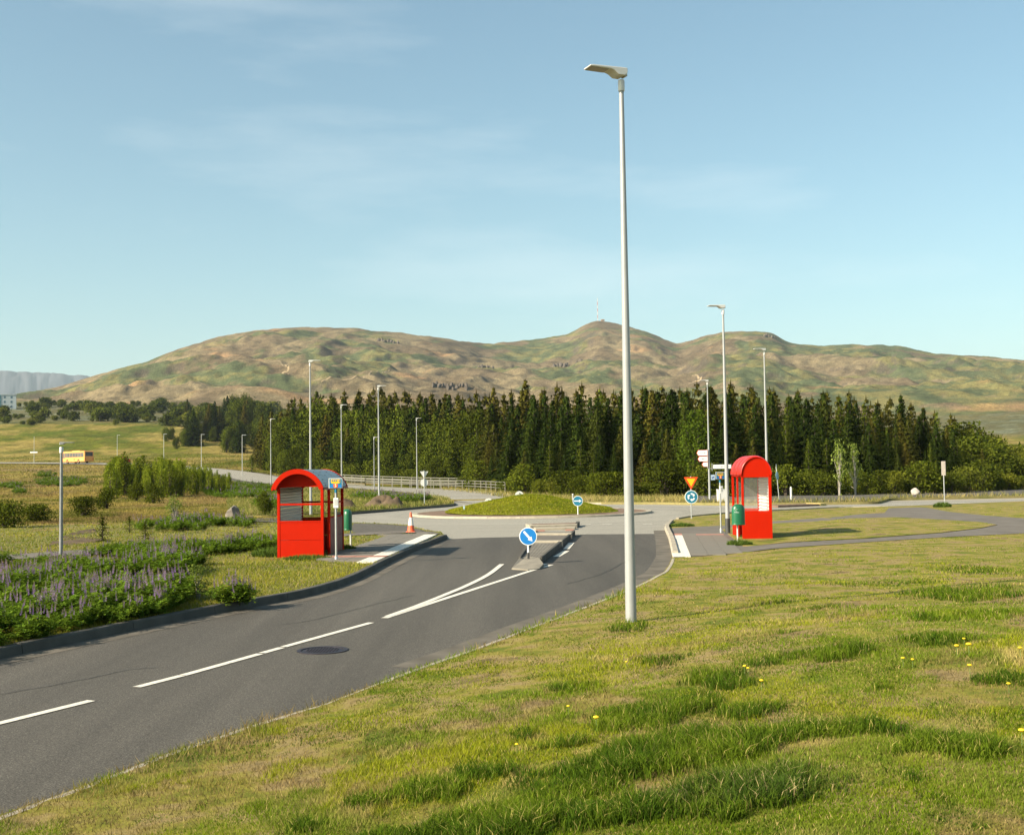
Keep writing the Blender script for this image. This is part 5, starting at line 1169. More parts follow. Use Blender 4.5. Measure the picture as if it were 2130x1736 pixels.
def kind_of(name, crown, trunk, cm, tm):
    crown.materials.append(cm); trunk.materials.append(tm); return (name, crown, trunk)
def plant(kind, loc, s, rz, label, cat, group=None, sx=1.0):
    name, cr_, tk_ = kind; t = thing(name, label, cat, loc, rz, group, (s * sx, s * sx, s))
    for nm, me in (('crown', cr_), ('trunk', tk_)): o = bpy.data.objects.new(nm, me); C.objects.link(o); o.parent = t
    return t
SPR = [kind_of('spruce_tree', *spruce(100 + k, 10, [2.3, 2.7, 2.0, 2.5, 2.2, 2.8, 2.4][k], 38 + k % 4, 12, [.80, .95, .85, 1.0, .9, 1.0, .82][k]), spruce_m, bark) for k in range(7)]
LAR = [kind_of('larch_tree', *spruce(150 + k, 10, 1.9, 28, 9, .85, 1.1, .15), larch_m, bark) for k in range(2)]
PIN = [kind_of('pine_tree', *broad(200 + k, 6, 2.1, 7000, 44, .05, .12, 1, .19), pine_m, bark) for k in range(4)]
SPB = [kind_of('young_spruce', *spruce(170 + k, 2.4, .75, 16, 8, .8, .55, .15), pine_m, bark) for k in range(3)]
WIL = [kind_of('willow_bush', *broad(300 + k, 3.2, 1.6, 2200, 30, .06, .13, 4, .26), willow_m, bark) for k in range(4)]
BUS = [kind_of('bush', *broad(330 + k, 2.0, 1.2, 2400, 26, .04, .085, 4, .26), bush_m, bark) for k in range(4)]
FAR = [kind_of('far_bush', *broad(350 + k, 5.0, 3.0, 1300, 24, .03, .42, 3, .28), bush_m, bark) for k in range(4)]
SAP = [kind_of('willow_sapling', *broad(370 + k, 3.4, .60, 1300, 26, .03, .09, 3, .24, 1.1), leafmat('sapling_leaves', (.095, .13, .010), (.23, .265, .024), (.18, .195, .016), .45), bark) for k in range(4)]
BIR = [kind_of('birch_sapling', *broad(400 + k, 2.6, .75, 620, 20, .12, .075, 2, .24, 1.0), birch_m, pale_bark) for k in range(3)]
BLT = [kind_of('leafy_tree', *broad(440 + k, 5.0, 1.9, 3600, 36, .05, .14, 3, .22), bush_m, bark) for k in range(3)]
LIT = kind_of('broadleaf_tree', *broad(420, 6.8, 1.35, 3800, 40, .10, .11, 2, .22), leafmat('bright_leaves', (.050, .085, .008), (.105, .145, .016), None, .3), bark)

# ---- the wood
front_px = np.array([520, 560, 640, 720, 820, 920, 1000, 1100, 1200, 1350, 1500, 1700, 1900, 2000, 2130, 2300]); front_D = np.array([262, 235, 205, 190, 178, 158, 136, 112, 102, 99, 98, 98, 101, 104, 110, 118.])
top_px = np.array([520, 600, 660, 720, 800, 900, 1000, 1100, 1250, 1400, 1550, 1750, 1850, 1920, 2000, 2070, 2130, 2300]); top_y = np.array([880, 842, 828, 822, 818, 822, 820, 818, 812, 806, 812, 822, 838, 855, 880, 908, 930, 945.])
trees = []
r = np.random.default_rng(77)
px = 548.0
for row in range(7):
    px = 540 + row * 9.0
    while px < 2185:
        D = float(np.interp(px, front_px, front_D)) + row * 3.0 + r.uniform(-1.3, 1.3); s = FPX / D
        p = on_ground(px, D); ty = float(np.interp(px, top_px, top_y)) + r.normal() * 7 + 2
        zt = float(At(px, ty, D)[2]); H = zt - p[2]
        tl = np.array([.40, .52, .64, .75, .85, .93, 1.0])[row]; tr_f = np.array([.55, .72, .84, .92, .97, 1.0, 1.0])[row]; H *= (tl + (tr_f - tl) * float(sstep(np.array(px), 950, 1250))) * (r.uniform(.80, 1.12) if row < 4 else r.uniform(.92, 1.06))
        trees.append((px, p, max(3.0, H), row)); px += r.uniform(.7, 1.35) * 1.9 * s
vis = sorted(trees, key=lambda q: (q[3], -q[2] / q[1][1]))
n_ind = 0; back = []
for px, p, H, row in trees:
    pr = r.random(); left = px < 1020
    if row < 7 and n_ind < 560:
        n_ind += 1
        if left and pr < .20: k = PIN[r.integers(4)]; plant(k, p, H / 6 * .9, r.uniform(0, 6.28), 'dark rounded pine in the left part of the wood', 'pine tree', 'pines in the wood', r.uniform(.75, .95))
        elif pr < (.50 if left else .14): k = LAR[r.integers(2)]; plant(k, p, H / 10, r.uniform(0, 6.28), 'lighter green larch standing among the dark spruces', 'larch tree', 'larches in the wood', r.uniform(.85, 1.15))
        elif px > 1990 and pr < .6: k = BLT[r.integers(3)]; plant(k, p, H / 5.0, r.uniform(0, 6.28), 'leafy green tree at the right end of the wood', 'broadleaf tree', 'leafy trees at the right end of the wood', 1.1)
        else: k = SPR[r.integers(7)]; plant(k, p, H / 10, r.uniform(0, 6.28), 'dark green spruce in the dense wood beyond the roundabout', 'spruce tree', 'spruces in the wood', r.uniform(.92, 1.25))
    else: back.append((p, H))
def joined(name, meshes, items, m, label, cat=None):
    """many alike plants as one mesh: items are (proto index, location, scale, turn)"""
    arr = []
    for me in meshes:
        V = np.empty(len(me.vertices) * 3, np.float32); me.vertices.foreach_get('co', V); T = np.empty(len(me.loops), np.int32); me.loops.foreach_get('vertex_index', T); arr.append((V.reshape(-1, 3), T.reshape(-1, 3)))
    Vs, Ts, b = [], [], 0
    for k, p, s, a in items:
        V, T = arr[k]; c, sn = math.cos(a), math.sin(a); W = np.empty_like(V); sx, sz = s
        W[:, 0] = (V[:, 0] * c - V[:, 1] * sn) * sx + p[0]; W[:, 1] = (V[:, 0] * sn + V[:, 1] * c) * sx + p[1]; W[:, 2] = V[:, 2] * sz + p[2]; Vs.append(W); Ts.append(T + b); b += len(V)
    o = link(name, trimesh(name, np.concatenate(Vs), np.concatenate(Ts)), m); tag(o, label, cat, kind='stuff'); return o
BK = [spruce(500 + k, 10, 2.4, 22, 8, .9, 1.5)[0] for k in range(3)]
for D0 in range(3):                                   # the depth of the wood behind the front rows
    px = 545
    while px < 2040:
        D = float(np.interp(px, front_px, front_D)) + 28 + D0 * 7 + r.uniform(-2, 2); p = on_ground(px, D); ty = float(np.interp(px, top_px, top_y)) + r.normal() * 8 - 6
        back.append((p, max(4, float(At(px, ty, D)[2]) - p[2]))); px += r.uniform(.8, 1.3) * 2.2 * FPX / D
joined('spruce_wood', BK, [(int(r.integers(3)), p, (H / 10 * 1.15, H / 10), r.uniform(0, 6.28)) for p, H in back], spruce_m, 'depth of the dark spruce wood behind its front trees', 'wood')

# bushes along the foot of the wood
px = 575.0
while px < 2160:
    D = float(np.interp(px, front_px, front_D)) - r.uniform(1.5, 5.5); p = on_ground(px, D); h = r.uniform(1.1, 2.9) * (1.25 if px < 1000 else 1) * (.8 if 1150 < px < 1330 else 1); k = WIL[r.integers(4)] if r.random() < .7 else BUS[r.integers(4)]
    hh = 3.2 if k in WIL else 2.0
    plant(k, p, h / hh, r.uniform(0, 6.28), 'leafy willow bush at the foot of the wood' if k in WIL else 'dark low bush at the foot of the wood', 'bush', 'willow bushes along the wood' if k in WIL else 'dark bushes along the wood', r.uniform(.85, 1.2)); px += r.uniform(20, 40)
p = on_ground(1448, 94); plant(LIT, p, 1.0, .5, 'bright green leafy tree behind the direction signs', 'broadleaf tree')
p = on_ground(1745, 93); plant(BIR[0], p, 1.7, .5, 'pale slender birch in front of the dark spruces, right of the right shelter', 'birch tree', None, .5)
p = on_ground(1775, 94); plant(BIR[1], p, 1.55, 2.5, 'shorter pale birch just right of the slender one', 'birch tree', None, .5)

# hillside forest and shrubs at upper left
r = np.random.default_rng(5)
items = []
for _ in range(110):                                   # dark trees on the hillside above the field
    px = r.uniform(385, 640); D = r.uniform(430, 640); p = on_ground(px, D); ty = np.interp(px, [395, 430, 480, 560, 600, 640], [825, 806, 806, 804, 800, 812]) + r.uniform(0, 40); H = float(At(px, ty, D)[2]) - p[2]
    if 4 < H < 17: items.append((px, p, H))
for px, p, H in items:
    if r.random() < .68: plant(SPR[r.integers(7)], p, H / 10, r.uniform(0, 6), 'dark conifer on the hillside above the field', 'spruce tree', 'conifers on the hillside', 1.25)
    else: plant(PIN[r.integers(4)], p, H / 6, r.uniform(0, 6), 'rounded dark tree on the hillside above the field', 'pine tree', 'rounded trees on the hillside', .75)
for _ in range(200):
    px = r.uniform(-40, 600); D = r.uniform(585, 860); p = on_ground(px, D); H = r.uniform(2.4, 7.5) * (1 if r.random() < .5 else .6) * np.interp(px, [0, 300, 560], [.75, 1.0, 1.2]); plant(FAR[r.integers(4)], p, H / 5, r.uniform(0, 6), 'dark shrub on the heath above the field', 'shrub', 'shrubs on the heath', r.uniform(.8, 1.15))
for px, D, H in ((345, 490, 6), (357, 500, 5.5), (366, 455, 5), (383, 470, 6.5), (397, 478, 7), (404, 500, 6), (412, 520, 7), (430, 530, 7.5), (445, 540, 6), (462, 520, 7), (476, 500, 8), (500, 480, 9), (520, 470, 9), (540, 440, 9), (552, 420, 8)):
    p = on_ground(px, D); plant(PIN[r.integers(4)], p, H / 6, r.uniform(0, 6), 'dark pine standing in the straw coloured field', 'pine tree', 'pines in the field', .8)
for px, D, H in ((575, 225, 5), (590, 215, 4.5), (612, 205, 5), (632, 200, 4), (655, 195, 5), (585, 245, 7), (605, 240, 8), (625, 235, 8)):
    p = on_ground(px, D); plant(PIN[r.integers(4)], p, H / 6, r.uniform(0, 6), 'bushy pine at the left end of the wood', 'pine tree', 'pines at the left end of the wood', .95)
for _ in range(70):
    px = r.uniform(440, 700); D = r.uniform(250, 500); p = on_ground(px, D)
    if px < 566 and D < 425: continue
    ty = np.interp(px, [470, 540, 600, 650, 700], [868, 846, 832, 824, 820]) + r.uniform(0, 26); H = float(At(px, ty, D)[2]) - p[2]; H = min(max(H, 3), 12)
    k = [PIN, LAR, SPR, BLT][r.integers(4)]; kk = k[r.integers(len(k))]
    nm = {'pine_tree': ('dark pine in the woodland left of the spruce wood', 'pine tree', 6), 'larch_tree': ('light larch in the woodland left of the spruce wood', 'larch tree', 10), 'spruce_tree': ('spruce in the woodland left of the spruce wood', 'spruce tree', 10), 'leafy_tree': ('rounded leafy tree in the woodland left of the spruce wood', 'broadleaf tree', 5)}[kk[0]]
    plant(kk, p, H / nm[2], r.uniform(0, 6), nm[0], nm[1], nm[0].split(' in ')[0] + 's in the left woodland', {'pine_tree': .85, 'larch_tree': 1.1, 'spruce_tree': 1.2, 'leafy_tree': 1.1}[kk[0]])
p = on_ground(523, 225); plant(SPB[0], p, 1.5, 0, 'lone small conifer where the field meets the climbing road', 'young conifer')

# willow thicket before the climbing road
for k in range(135):
    px = r.uniform(216, 476); D = r.uniform(108, 146) + (px - 218) * .03; p = on_ground(px, D); H = r.uniform(1.8, 4.0) * np.interp(px, [218, 260, 340, 400, 475], [.9, 1.12, 1.0, .85, .5]); plant(SAP[r.integers(4)], p, H / 3.4, r.uniform(0, 6), 'slender green willow sapling in the thicket before the climbing road', 'sapling', 'saplings of the willow thicket', r.uniform(.55, 1.0))
# single shrubs in the near left field
for kind, px, py, h, lab, cat, sx in (
        (BUS[0], 11, 1098, 58, 'dark round bush at the left edge of the picture', 'bush', 1.0), (BUS[1], 70, 1087, 38, 'wide low bush left of the path lamp', 'bush', 1.6), (BUS[2], 174, 1076, 41, 'dark bush right of the path lamp', 'bush', 1.1),
        (WIL[0], 221, 1062, 44, 'pale green bush between the dark bush and the thicket', 'bush', .9), (WIL[1], 318, 1050, 40, 'green willow bush at the near edge of the thicket', 'bush', .9), (WIL[2], 285, 1047, 36, 'green willow bush under the thicket, left of its neighbour', 'bush', .9),
        (SPB[0], 213, 1127, 55, 'young spruce behind the left path, leftmost of three', 'young conifer', 1.2), (SPB[1], 269, 1110, 38, 'smallest young spruce behind the lupines', 'young conifer', 1.1), (SPB[2], 302, 1127, 44, 'dark young spruce behind the lupines, rightmost of three', 'young conifer', 1.3),
        (BIR[0], 364, 1094, 64, 'tall pale birch sapling among the lupines', 'birch tree', .9), (PIN[0], 550, 1074, 50, 'small round pine left of the left shelter', 'pine tree', 1.0), (BIR[2], 411, 1248, 72, 'thin leafy sapling beside the lone lupine clump', 'birch tree', 1.25)):
    q = G(px, py, .1); D = q[1]; H = h / FPX * D; hh = {'bush': 2.0, 'willow_bush': 3.2, 'young_spruce': 2.4, 'birch_sapling': 2.6, 'pine_tree': 6.0}[kind[0]]; z = float(ground_z(q[0], q[1]))
    plant(kind, (q[0], q[1], z), H / hh, px * .37, lab, cat, None, sx)

# ---- lupines
lup_leaf = attrmat('lupine', .3)
def lupine(seed, H=.72, stems=16, spikes=7):
    r = np.random.default_rng(seed); V, T, Cc = [], [], []
    def tri_(a, b, c, col): k = len(V); V.extend((a, b, c)); T.append((k, k + 1, k + 2)); Cc.extend((col,) * 3)
    for s in range(stems):
        a = r.uniform(0, 2 * PI); rad = abs(r.normal()) * .16 + .03; top = np.array([rad * math.cos(a) * 1.5, rad * math.sin(a) * 1.5, H * r.uniform(.38, .80)])
        for w in range(4):
            f = r.uniform(.3, 1.0); c = top * np.array([f, f, f]) + r.normal(size=3) * .03; col = np.array([.085, .145, .015]) * r.uniform(.6, 1.7) + np.array([.022, .020, .001]) * r.uniform(0, 2); n = 7; tilt = r.normal(size=2) * .35
            for j in range(n):
                b = 2 * PI * j / n + r.uniform(-.1, .1); d = np.array([math.cos(b), math.sin(b), .12 + tilt[0] * math.cos(b) + tilt[1] * math.sin(b)]); l = .075 * r.uniform(.8, 1.3); nn = np.array([-d[1], d[0], 0]) * .017
                tri_(c + d * .01, c + d * l * .6 - nn, c + d * l, col); tri_(c + d * .01, c + d * l, c + d * l * .6 + nn, col)
    for s in range(spikes):
        a = r.uniform(0, 2 * PI); rad = r.uniform(.02, .26); b = np.array([rad * math.cos(a), rad * math.sin(a), H * r.uniform(.55, .80)]); h = r.uniform(.12, .22); lean = r.normal(size=2) * .12
        ax = lambda t: b + np.array([lean[0] * h * t, lean[1] * h * t, h * t]); pal = r.random(); base = np.array([.27, .165, .40]) * (1 - pal) + np.array([.48, .36, .48]) * pal
        k0 = np.array([.003, 0, 0]); tri_(b * np.array([1, 1, .5]), b * np.array([1, 1, .5]) + k0 * 2, ax(.3), (.04, .07, .02))
        for lv in range(9):
            t = lv / 9; rr = .026 * (1 - t * .75)
            for j in range(5):
                g = 2 * PI * (j + .5 * (lv % 2)) / 5; d = np.array([math.cos(g), math.sin(g), .25]); c = ax(t); n = np.array([-d[1], d[0], 0]) * .011; col = base * r.uniform(.7, 1.35) if r.random() > t * .9 else np.array([.30, .27, .13]) * r.uniform(.6, 1.2)
                tri_(c + n, c - n, c + d * rr * 1.3 + np.array([0, 0, .012]), col)
    return np.array(V), np.array(T), np.array(Cc)
LUP = [lupine(600 + k, .54 + .03 * k, 22 + k, 2 + k // 2) for k in range(6)] + [lupine(650 + k, .52, 22, 0 if k else 1) for k in range(4)]
def lup_mesh(name, items):
    Vs, Ts, Cs, b = [], [], [], 0
    for k, p, s, a in items:
        V, T, c_ = LUP[k]; c, sn = math.cos(a), math.sin(a); W = np.empty_like(V); W[:, 0] = (V[:, 0] * c - V[:, 1] * sn) * s + p[0]; W[:, 1] = (V[:, 0] * sn + V[:, 1] * c) * s + p[1]; W[:, 2] = V[:, 2] * s + p[2]
        Vs.append(W); Ts.append(T + b); Cs.append(c_); b += len(V)
    return trimesh(name, np.concatenate(Vs), np.concatenate(Ts), np.concatenate(Cs))
r = np.random.default_rng(9)
lupP = [tuple(G(x, y, .12)[:2]) for x, y in [(-230, 1392), (0, 1346), (182, 1309), (330, 1280), (372, 1268), (385, 1235), (360, 1205), (400, 1180), (500, 1160), (575, 1142), (578, 1128), (500, 1132), (420, 1140), (340, 1142), (240, 1151), (0, 1171), (-230, 1184)]]
LP_ = np.array(lupP); _kb = resample(edgeB, .4); x0, y0 = LP_.min(0); x1, y1 = LP_.max(0); items = []
for _ in range(5200):
    x, y = r.uniform(x0, x1), r.uniform(y0, y1)
    if not pip(np.array([x]), np.array([y]), lupP)[0]: continue
    dn = float(fbm(np.array(x / 2.6), np.array(y / 3.2), 3, 44)); near = 1 if y < 24 else .75
    ke = np.min(np.hypot(_kb[:, 0] - x, _kb[:, 1] - y)); lo = .43 - .13 * float(sstep(4.0 - ke, 0, 2))
    if dn < lo or r.random() > near * sstep(dn, lo - .01, lo + .11) * .9: continue
    if ke < .22: continue
    fl_ = r.random() < (.62 if ke < 3.2 else .26)
    items.append((int(r.integers(6)) if fl_ else int(6 + r.integers(4)), (x, y, .1), r.uniform(.75, 1.15) * (.75 + .5 * dn) * (1.0 if y < 30 else .85) * (.72 if ke < .8 else 1), r.uniform(0, 6.28)))
lupP2 = [tuple(G(x, y, .12)[:2]) for x, y in [(285, 1110), (400, 1106), (520, 1098), (530, 1088), (440, 1082), (340, 1090), (280, 1100)]]
L2 = np.array(lupP2); 
for _ in range(330):
    x, y = r.uniform(L2[:, 0].min(), L2[:, 0].max()), r.uniform(L2[:, 1].min(), L2[:, 1].max())
    if pip(np.array([x]), np.array([y]), lupP2)[0] and float(fbm(np.array(x / 1.6), np.array(y / 2.2), 3, 46)) > .45: items.append((int(r.integers(8)), (x, y, .1), r.uniform(.7, 1.1), r.uniform(0, 6.28)))
o = link('lupine_field', lup_mesh('lupine_field', items), lup_leaf); tag(o, 'mass of purple lupines between the road and the left path', 'lupines', kind='stuff')
q = G(479, 1254, .12); its = [(int(k % 6), (q[0] + r.normal() * .16, q[1] + r.normal() * .13, .1), r.uniform(.72, .95), r.uniform(0, 6)) for k in range(11)]
o = link('lupine_clump', lup_mesh('lupine_clump', its), lup_leaf); tag(o, 'lone round clump of purple lupines at the left kerb', 'lupine clump')
# low grey green lupine mats in the further field
its = []
for px0, py0, rx, ry, n in ((500, 1022, 75, 16, 420), (126, 1003, 56, 9, 190), (95, 988, 24, 5, 60), (22, 1011, 24, 5, 60), (40, 1024, 14, 4, 30), (800, 1036, 70, 6, 200), (850, 1043, 40, 5, 150), (560, 1050, 30, 14, 120)):
    for _ in range(n):
        a, q_ = r.uniform(0, 2 * PI), math.sqrt(r.random()); p = Gt(px0 + rx * q_ * math.cos(a), py0 + ry * q_ * math.sin(a))
        if road_dist(np.array(p[0]), np.array(p[1])) > 6.5: its.append((int(6 + r.integers(4)) if r.random() < .7 else int(r.integers(6)), (p[0], p[1], p[2] - .05), r.uniform(.8, 1.5), r.uniform(0, 6)))
o = link('lupine_mat', lup_mesh('lupine_mat', its), lup_leaf); tag(o, 'low grey green lupine mats in the far left field', 'lupines', kind='stuff')

# ---- grass
grass_m = attrmat('grass_blade', .35)
def blades(P, h, w, lean, col, seg=1, droop=None, seed=0):
    """blades of grass as slim triangles: P (n,3), h, w (n), col (n,3)"""
    r = np.random.default_rng(seed); n = len(P); a = r.uniform(0, 2 * PI, n); dx = np.stack([np.cos(a), np.sin(a), np.zeros(n)], 1); b = r.uniform(0, 2 * PI, n); ld = np.stack([np.cos(b), np.sin(b), np.zeros(n)], 1) * (lean * h)[:, None]; up = np.zeros((n, 3)); up[:, 2] = h
    if seg == 1:
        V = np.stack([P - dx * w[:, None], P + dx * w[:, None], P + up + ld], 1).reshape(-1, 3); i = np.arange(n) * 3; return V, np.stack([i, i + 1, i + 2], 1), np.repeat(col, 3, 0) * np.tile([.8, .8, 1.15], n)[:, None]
    m = P + up * .58 + ld * .34; t = P + up * (1 - .25 * lean)[:, None] + ld
    V = np.stack([P - dx * w[:, None], P + dx * w[:, None], m - dx * w[:, None] * .75, m + dx * w[:, None] * .75, t], 1).reshape(-1, 3); i = np.arange(n) * 5
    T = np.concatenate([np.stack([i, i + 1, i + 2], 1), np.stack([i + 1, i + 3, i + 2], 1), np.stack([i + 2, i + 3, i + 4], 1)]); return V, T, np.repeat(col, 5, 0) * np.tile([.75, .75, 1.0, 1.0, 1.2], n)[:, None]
def merge(parts):
    Vs, Ts, Cs, b = [], [], [], 0
    for V, T, c in parts: Vs.append(V); Ts.append(T + b); Cs.append(c); b += len(V)
    return np.concatenate(Vs), np.concatenate(Ts), np.concatenate(Cs)
def polar(n, D0, D1, u0=-.52, u1=.52, seed=0):
    r = np.random.default_rng(seed); D = 1 / r.uniform(1 / D1, 1 / D0, n); u = r.uniform(u0, u1, n); return u * D, D
# long tufts: centres and half sizes on the lawn (metres), read off the picture
tufts_px = [(1420, 1600, 200, 52, .21), (1568, 1690, 260, 55, .22), (1313, 1713, 130, 30, .18), (1740, 1575, 150, 24, .17), (1932, 1640, 120, 28, .18), (1334, 1474, 120, 34, .19), (1469, 1446, 60, 26, .20), (1745, 1432, 80, 24, .22), (1980, 1418, 60, 16, .15), (2036, 1272, 120, 30, .20), (2010, 1333, 100, 16, .16),
            (1630, 1340, 40, 6, .12), (1313, 1306, 50, 11, .19), (1355, 1372, 100, 18, .13), (1568, 1495, 70, 14, .15), (1100, 1526, 110, 13, .15), (884, 1594, 72, 22, .17), (754, 1602, 70, 18, .16), (988, 1566, 70, 16, .15), (1004, 1700, 150, 38, .19), (640, 1640, 40, 12, .12), (1085, 1490, 45, 22, .13), (1200, 1640, 90, 16, .13),
            (1200, 1420, 70, 12, .11), (1600, 1265, 60, 6, .10), (1900, 1400, 90, 12, .12), (1850, 1215, 120, 10, .10), (2050, 1190, 90, 10, .12), (1700, 1290, 60, 6, .10), (2090, 1480, 80, 14, .13), (780, 1690, 90, 20, .13), (560, 1690, 60, 14, .11), (1480, 1560, 60, 10, .12), (1850, 1480, 60, 10, .11), (1640, 1410, 120, 16, .12)]
TU = []
for x, y, rx, ry, h in tufts_px:
    c = G(x, y, .55 if y > 1450 else (.35 if y > 1320 else .15)); zc_ = c[2]; a, b = G(x, y - ry, zc_), G(x, y + ry, zc_); TU.append((c[0], (a[1] + b[1]) / 2, rx / FPX * c[1], max((a[1] - b[1]) / 2, .12), h))
def tuft_mask(x, y):
    m = np.zeros(np.shape(x)); hh = np.zeros(np.shape(x))
    wob = (fbm(x / .55, y / .8, 4, 61, .62) - .5) * 2.6
    for cx, cy, rx, ry, h in TU:
        q = np.hypot((x - cx) / rx, (y - cy) / ry) + wob; k = sstep(1.3 - q, 0, .9); hh = np.where(k > m, h, hh); m = np.maximum(m, k)
    g = sstep(fbm(x / 1.1, y / 1.5, 5, 68, .62), .49, .60) * .6 * sstep(34 - y, 0, 10)          # scattered rougher grass between them
    hh = np.where(g > m, .055, hh); m = np.maximum(m, g)
    return m, hh
def lawn_colour(x, y, r):
    n1 = fbm(x / 1.6, y / 2.2, 5, 62, .6); n2 = fbm(x / .5, y / .7, 4, 63, .6); n3 = fbm(x / 5, y / 7, 3, 64)
    straw, olive, green, brown = np.array([.46, .345, .14]), np.array([.235, .250, .016]), np.array([.115, .175, .010]), np.array([.22, .14, .075])
    c = olive + (straw - olive) * sstep(n2 * .6 + n1 * .4, .51, .62)[:, None] * .8; c = c + (green - c) * sstep(n1 * .6 + n3 * .4, .46, .54)[:, None] * .9; c = c + (brown - c) * (sstep(fbm(x / .9, y / 1.3, 5, 66, .62), .50, .60) * .75)[:, None]
    dry = r.random(len(x)) < .06; c = np.where(dry[:, None], straw * .9, c); return c * r.uniform(.72, 1.3, (len(x), 1))
def on_lawn(x, y):
    ok = pip(x, y, lawnA2) & ~(pip(x, y, pathW) & ~pip(x, y, loopW)); return ok
r = np.random.default_rng(21)
x, y = polar(640000, 4.6, 66, -.5, .5, 1); ok = on_lawn(x, y); x, y = x[ok], y[ok]; n = len(x); m, hh = tuft_mask(x, y)
bare = sstep(fbm(x / .9, y / 1.3, 5, 66, .62), .50, .62); keep = r.random(n) > bare * .72; x, y, m, hh, bare = x[keep], y[keep], m[keep], hh[keep], bare[keep]; n = len(x)
P = np.stack([x, y, lawn_z(x, y) - .005 + .03 * pip(x, y, loopW)], 1); h = (.012 + .024 * r.random(n)) * (1 + .9 * sstep(fbm(x / 1.2, y / 1.6, 4, 67), .48, .62)) * (.6 + .4 * (y < 30)) * np.clip(1 + (y - 22) * .01, 1, 1.6)
edge = np.abs((x - E0[0]) * Ed[1] - (y - E0[1]) * Ed[0]); h = h * (1 + 1.6 * np.clip(1 - edge / .5, 0, 1) * (y < 24))
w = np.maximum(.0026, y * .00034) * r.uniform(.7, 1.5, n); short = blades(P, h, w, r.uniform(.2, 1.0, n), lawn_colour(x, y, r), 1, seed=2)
# tufts
x, y = polar(620000, 4.6, 40, -.5, .5, 3); ok = on_lawn(x, y); x, y = x[ok], y[ok]; m, hh = tuft_mask(x, y); ok = r.random(len(x)) < m; x, y, m, hh = x[ok], y[ok], m[ok], hh[ok]; n = len(x)
print('tuft blades', n, 'short', len(short[1]))
P = np.stack([x, y, lawn_z(x, y) - .005], 1); h = hh * .74 * (.35 + .65 * m) * r.uniform(.5, 1.15, n) * (.7 + .6 * fbm(x / .22, y / .22, 2, 71))
gA, gB_, gC = np.array([.045, .088, .008]), np.array([.145, .195, .015]), np.array([.36, .31, .09]); f = np.clip(fbm(x / .35, y / .4, 3, 72) * 1.6 - .4 + r.normal(size=n) * .18, 0, 1)
col = gA + (gB_ - gA) * f[:, None]; col = np.where((r.random(n) < .07)[:, None], gC, col); blue = ((x - TU[1][0]) / TU[1][2]) ** 2 + ((y - TU[1][1]) / TU[1][3]) ** 2 < .8; col = np.where(blue[:, None], col * np.array([1.15, 1.05, 1.7]), col) * r.uniform(.8, 1.2, (n, 1))
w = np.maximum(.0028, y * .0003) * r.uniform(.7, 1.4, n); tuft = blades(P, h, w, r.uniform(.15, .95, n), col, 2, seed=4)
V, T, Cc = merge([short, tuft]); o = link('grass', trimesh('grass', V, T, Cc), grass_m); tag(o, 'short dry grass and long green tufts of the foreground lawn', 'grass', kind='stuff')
# left verge, mound, far verges
def cover(poly, n, zf, D0, D1, u0, u1, hmean, cols, seed, wk=.00030, label='', name='grass', avoid=(), extra=None):
    r = np.random.default_rng(seed); x, y = polar(n, D0, D1, u0, u1, seed); ok = pip(x, y, poly)
    for a in avoid: ok &= ~pip(x, y, a)
    x, y = x[ok], y[ok]
    if extra is not None: ok = extra(x, y); x, y = x[ok], y[ok]
    n = len(x); f = np.clip(fbm(x / 2.2, y / 3, 4, seed) * 2.2 - .6 + r.normal(size=n) * .2, 0, 1); c = np.array(cols[0]) + (np.array(cols[1]) - np.array(cols[0])) * f[:, None]
    if len(cols) > 2: c = np.where((r.random(n) < .16)[:, None], np.array(cols[2]), c)
    h = hmean * r.uniform(.5, 1.5, n) * (.6 + .8 * fbm(x / 1.1, y / 1.4, 3, seed + 5)); w = np.maximum(.0025, y * wk) * r.uniform(.7, 1.4, n)
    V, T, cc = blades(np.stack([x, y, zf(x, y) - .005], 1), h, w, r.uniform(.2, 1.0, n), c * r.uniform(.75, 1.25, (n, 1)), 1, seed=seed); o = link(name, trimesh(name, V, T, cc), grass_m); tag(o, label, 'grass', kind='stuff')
cover(vergeB, 210000, verge_z, 14, 64, -.52, -.04, .06, ((.27, .255, .026), (.13, .165, .012), (.40, .31, .10)), 31, avoid=(stopL, pL, pL2, gB, gB2), label='grass of the verge round the left shelter and lupines')
cover(ring(4.98), 60000, mound_z, 62.5, 73.5, -.08, .12, .055, ((.25, .255, .013), (.13, .17, .009), (.34, .29, .05)), 32, label='mown green grass on the roundabout mound')
cover(polyC, 60000, zC, 62, 200, -.28, -.03, .22, ((.25, .225, .06), (.12, .15, .03), (.36, .29, .12)), 33, label='grass on the strip beyond the left shelter')
cover(polyF, 90000, zC, 70, 160, -.06, .5, .32, ((.36, .29, .105), (.17, .18, .04), (.46, .36, .16)), 34, wk=.00026, avoid=(polyG,), label='dry yellow grass along the foot of the wood')
r = np.random.default_rng(35); x, y = polar(120000, 58, 430, -.5, -.15, 36); ok = (~pip(x, y, vergeB)) & (~pip(x, y, polyC)) & (road_dist(x, y) > 5.8); x, y = x[ok], y[ok]; n = len(x); f = sstep(fbm(x / 22, y / 34, 5, 60, .6), .42, .60); c = np.array([.30, .23, .065]) * (1 - f)[:, None] + np.array([.14, .14, .018]) * f[:, None]
bq_ = sstep(fbm(x / 5, y / 8, 4, 91, .6), .50, .60) * .75; c = c + (np.array([.20, .13, .065]) - c) * bq_[:, None]; gq_ = sstep(fbm(x / 7, y / 9, 4, 93, .6), .52, .62) * .8; c = c + (np.array([.10, .115, .016]) - c) * gq_[:, None]
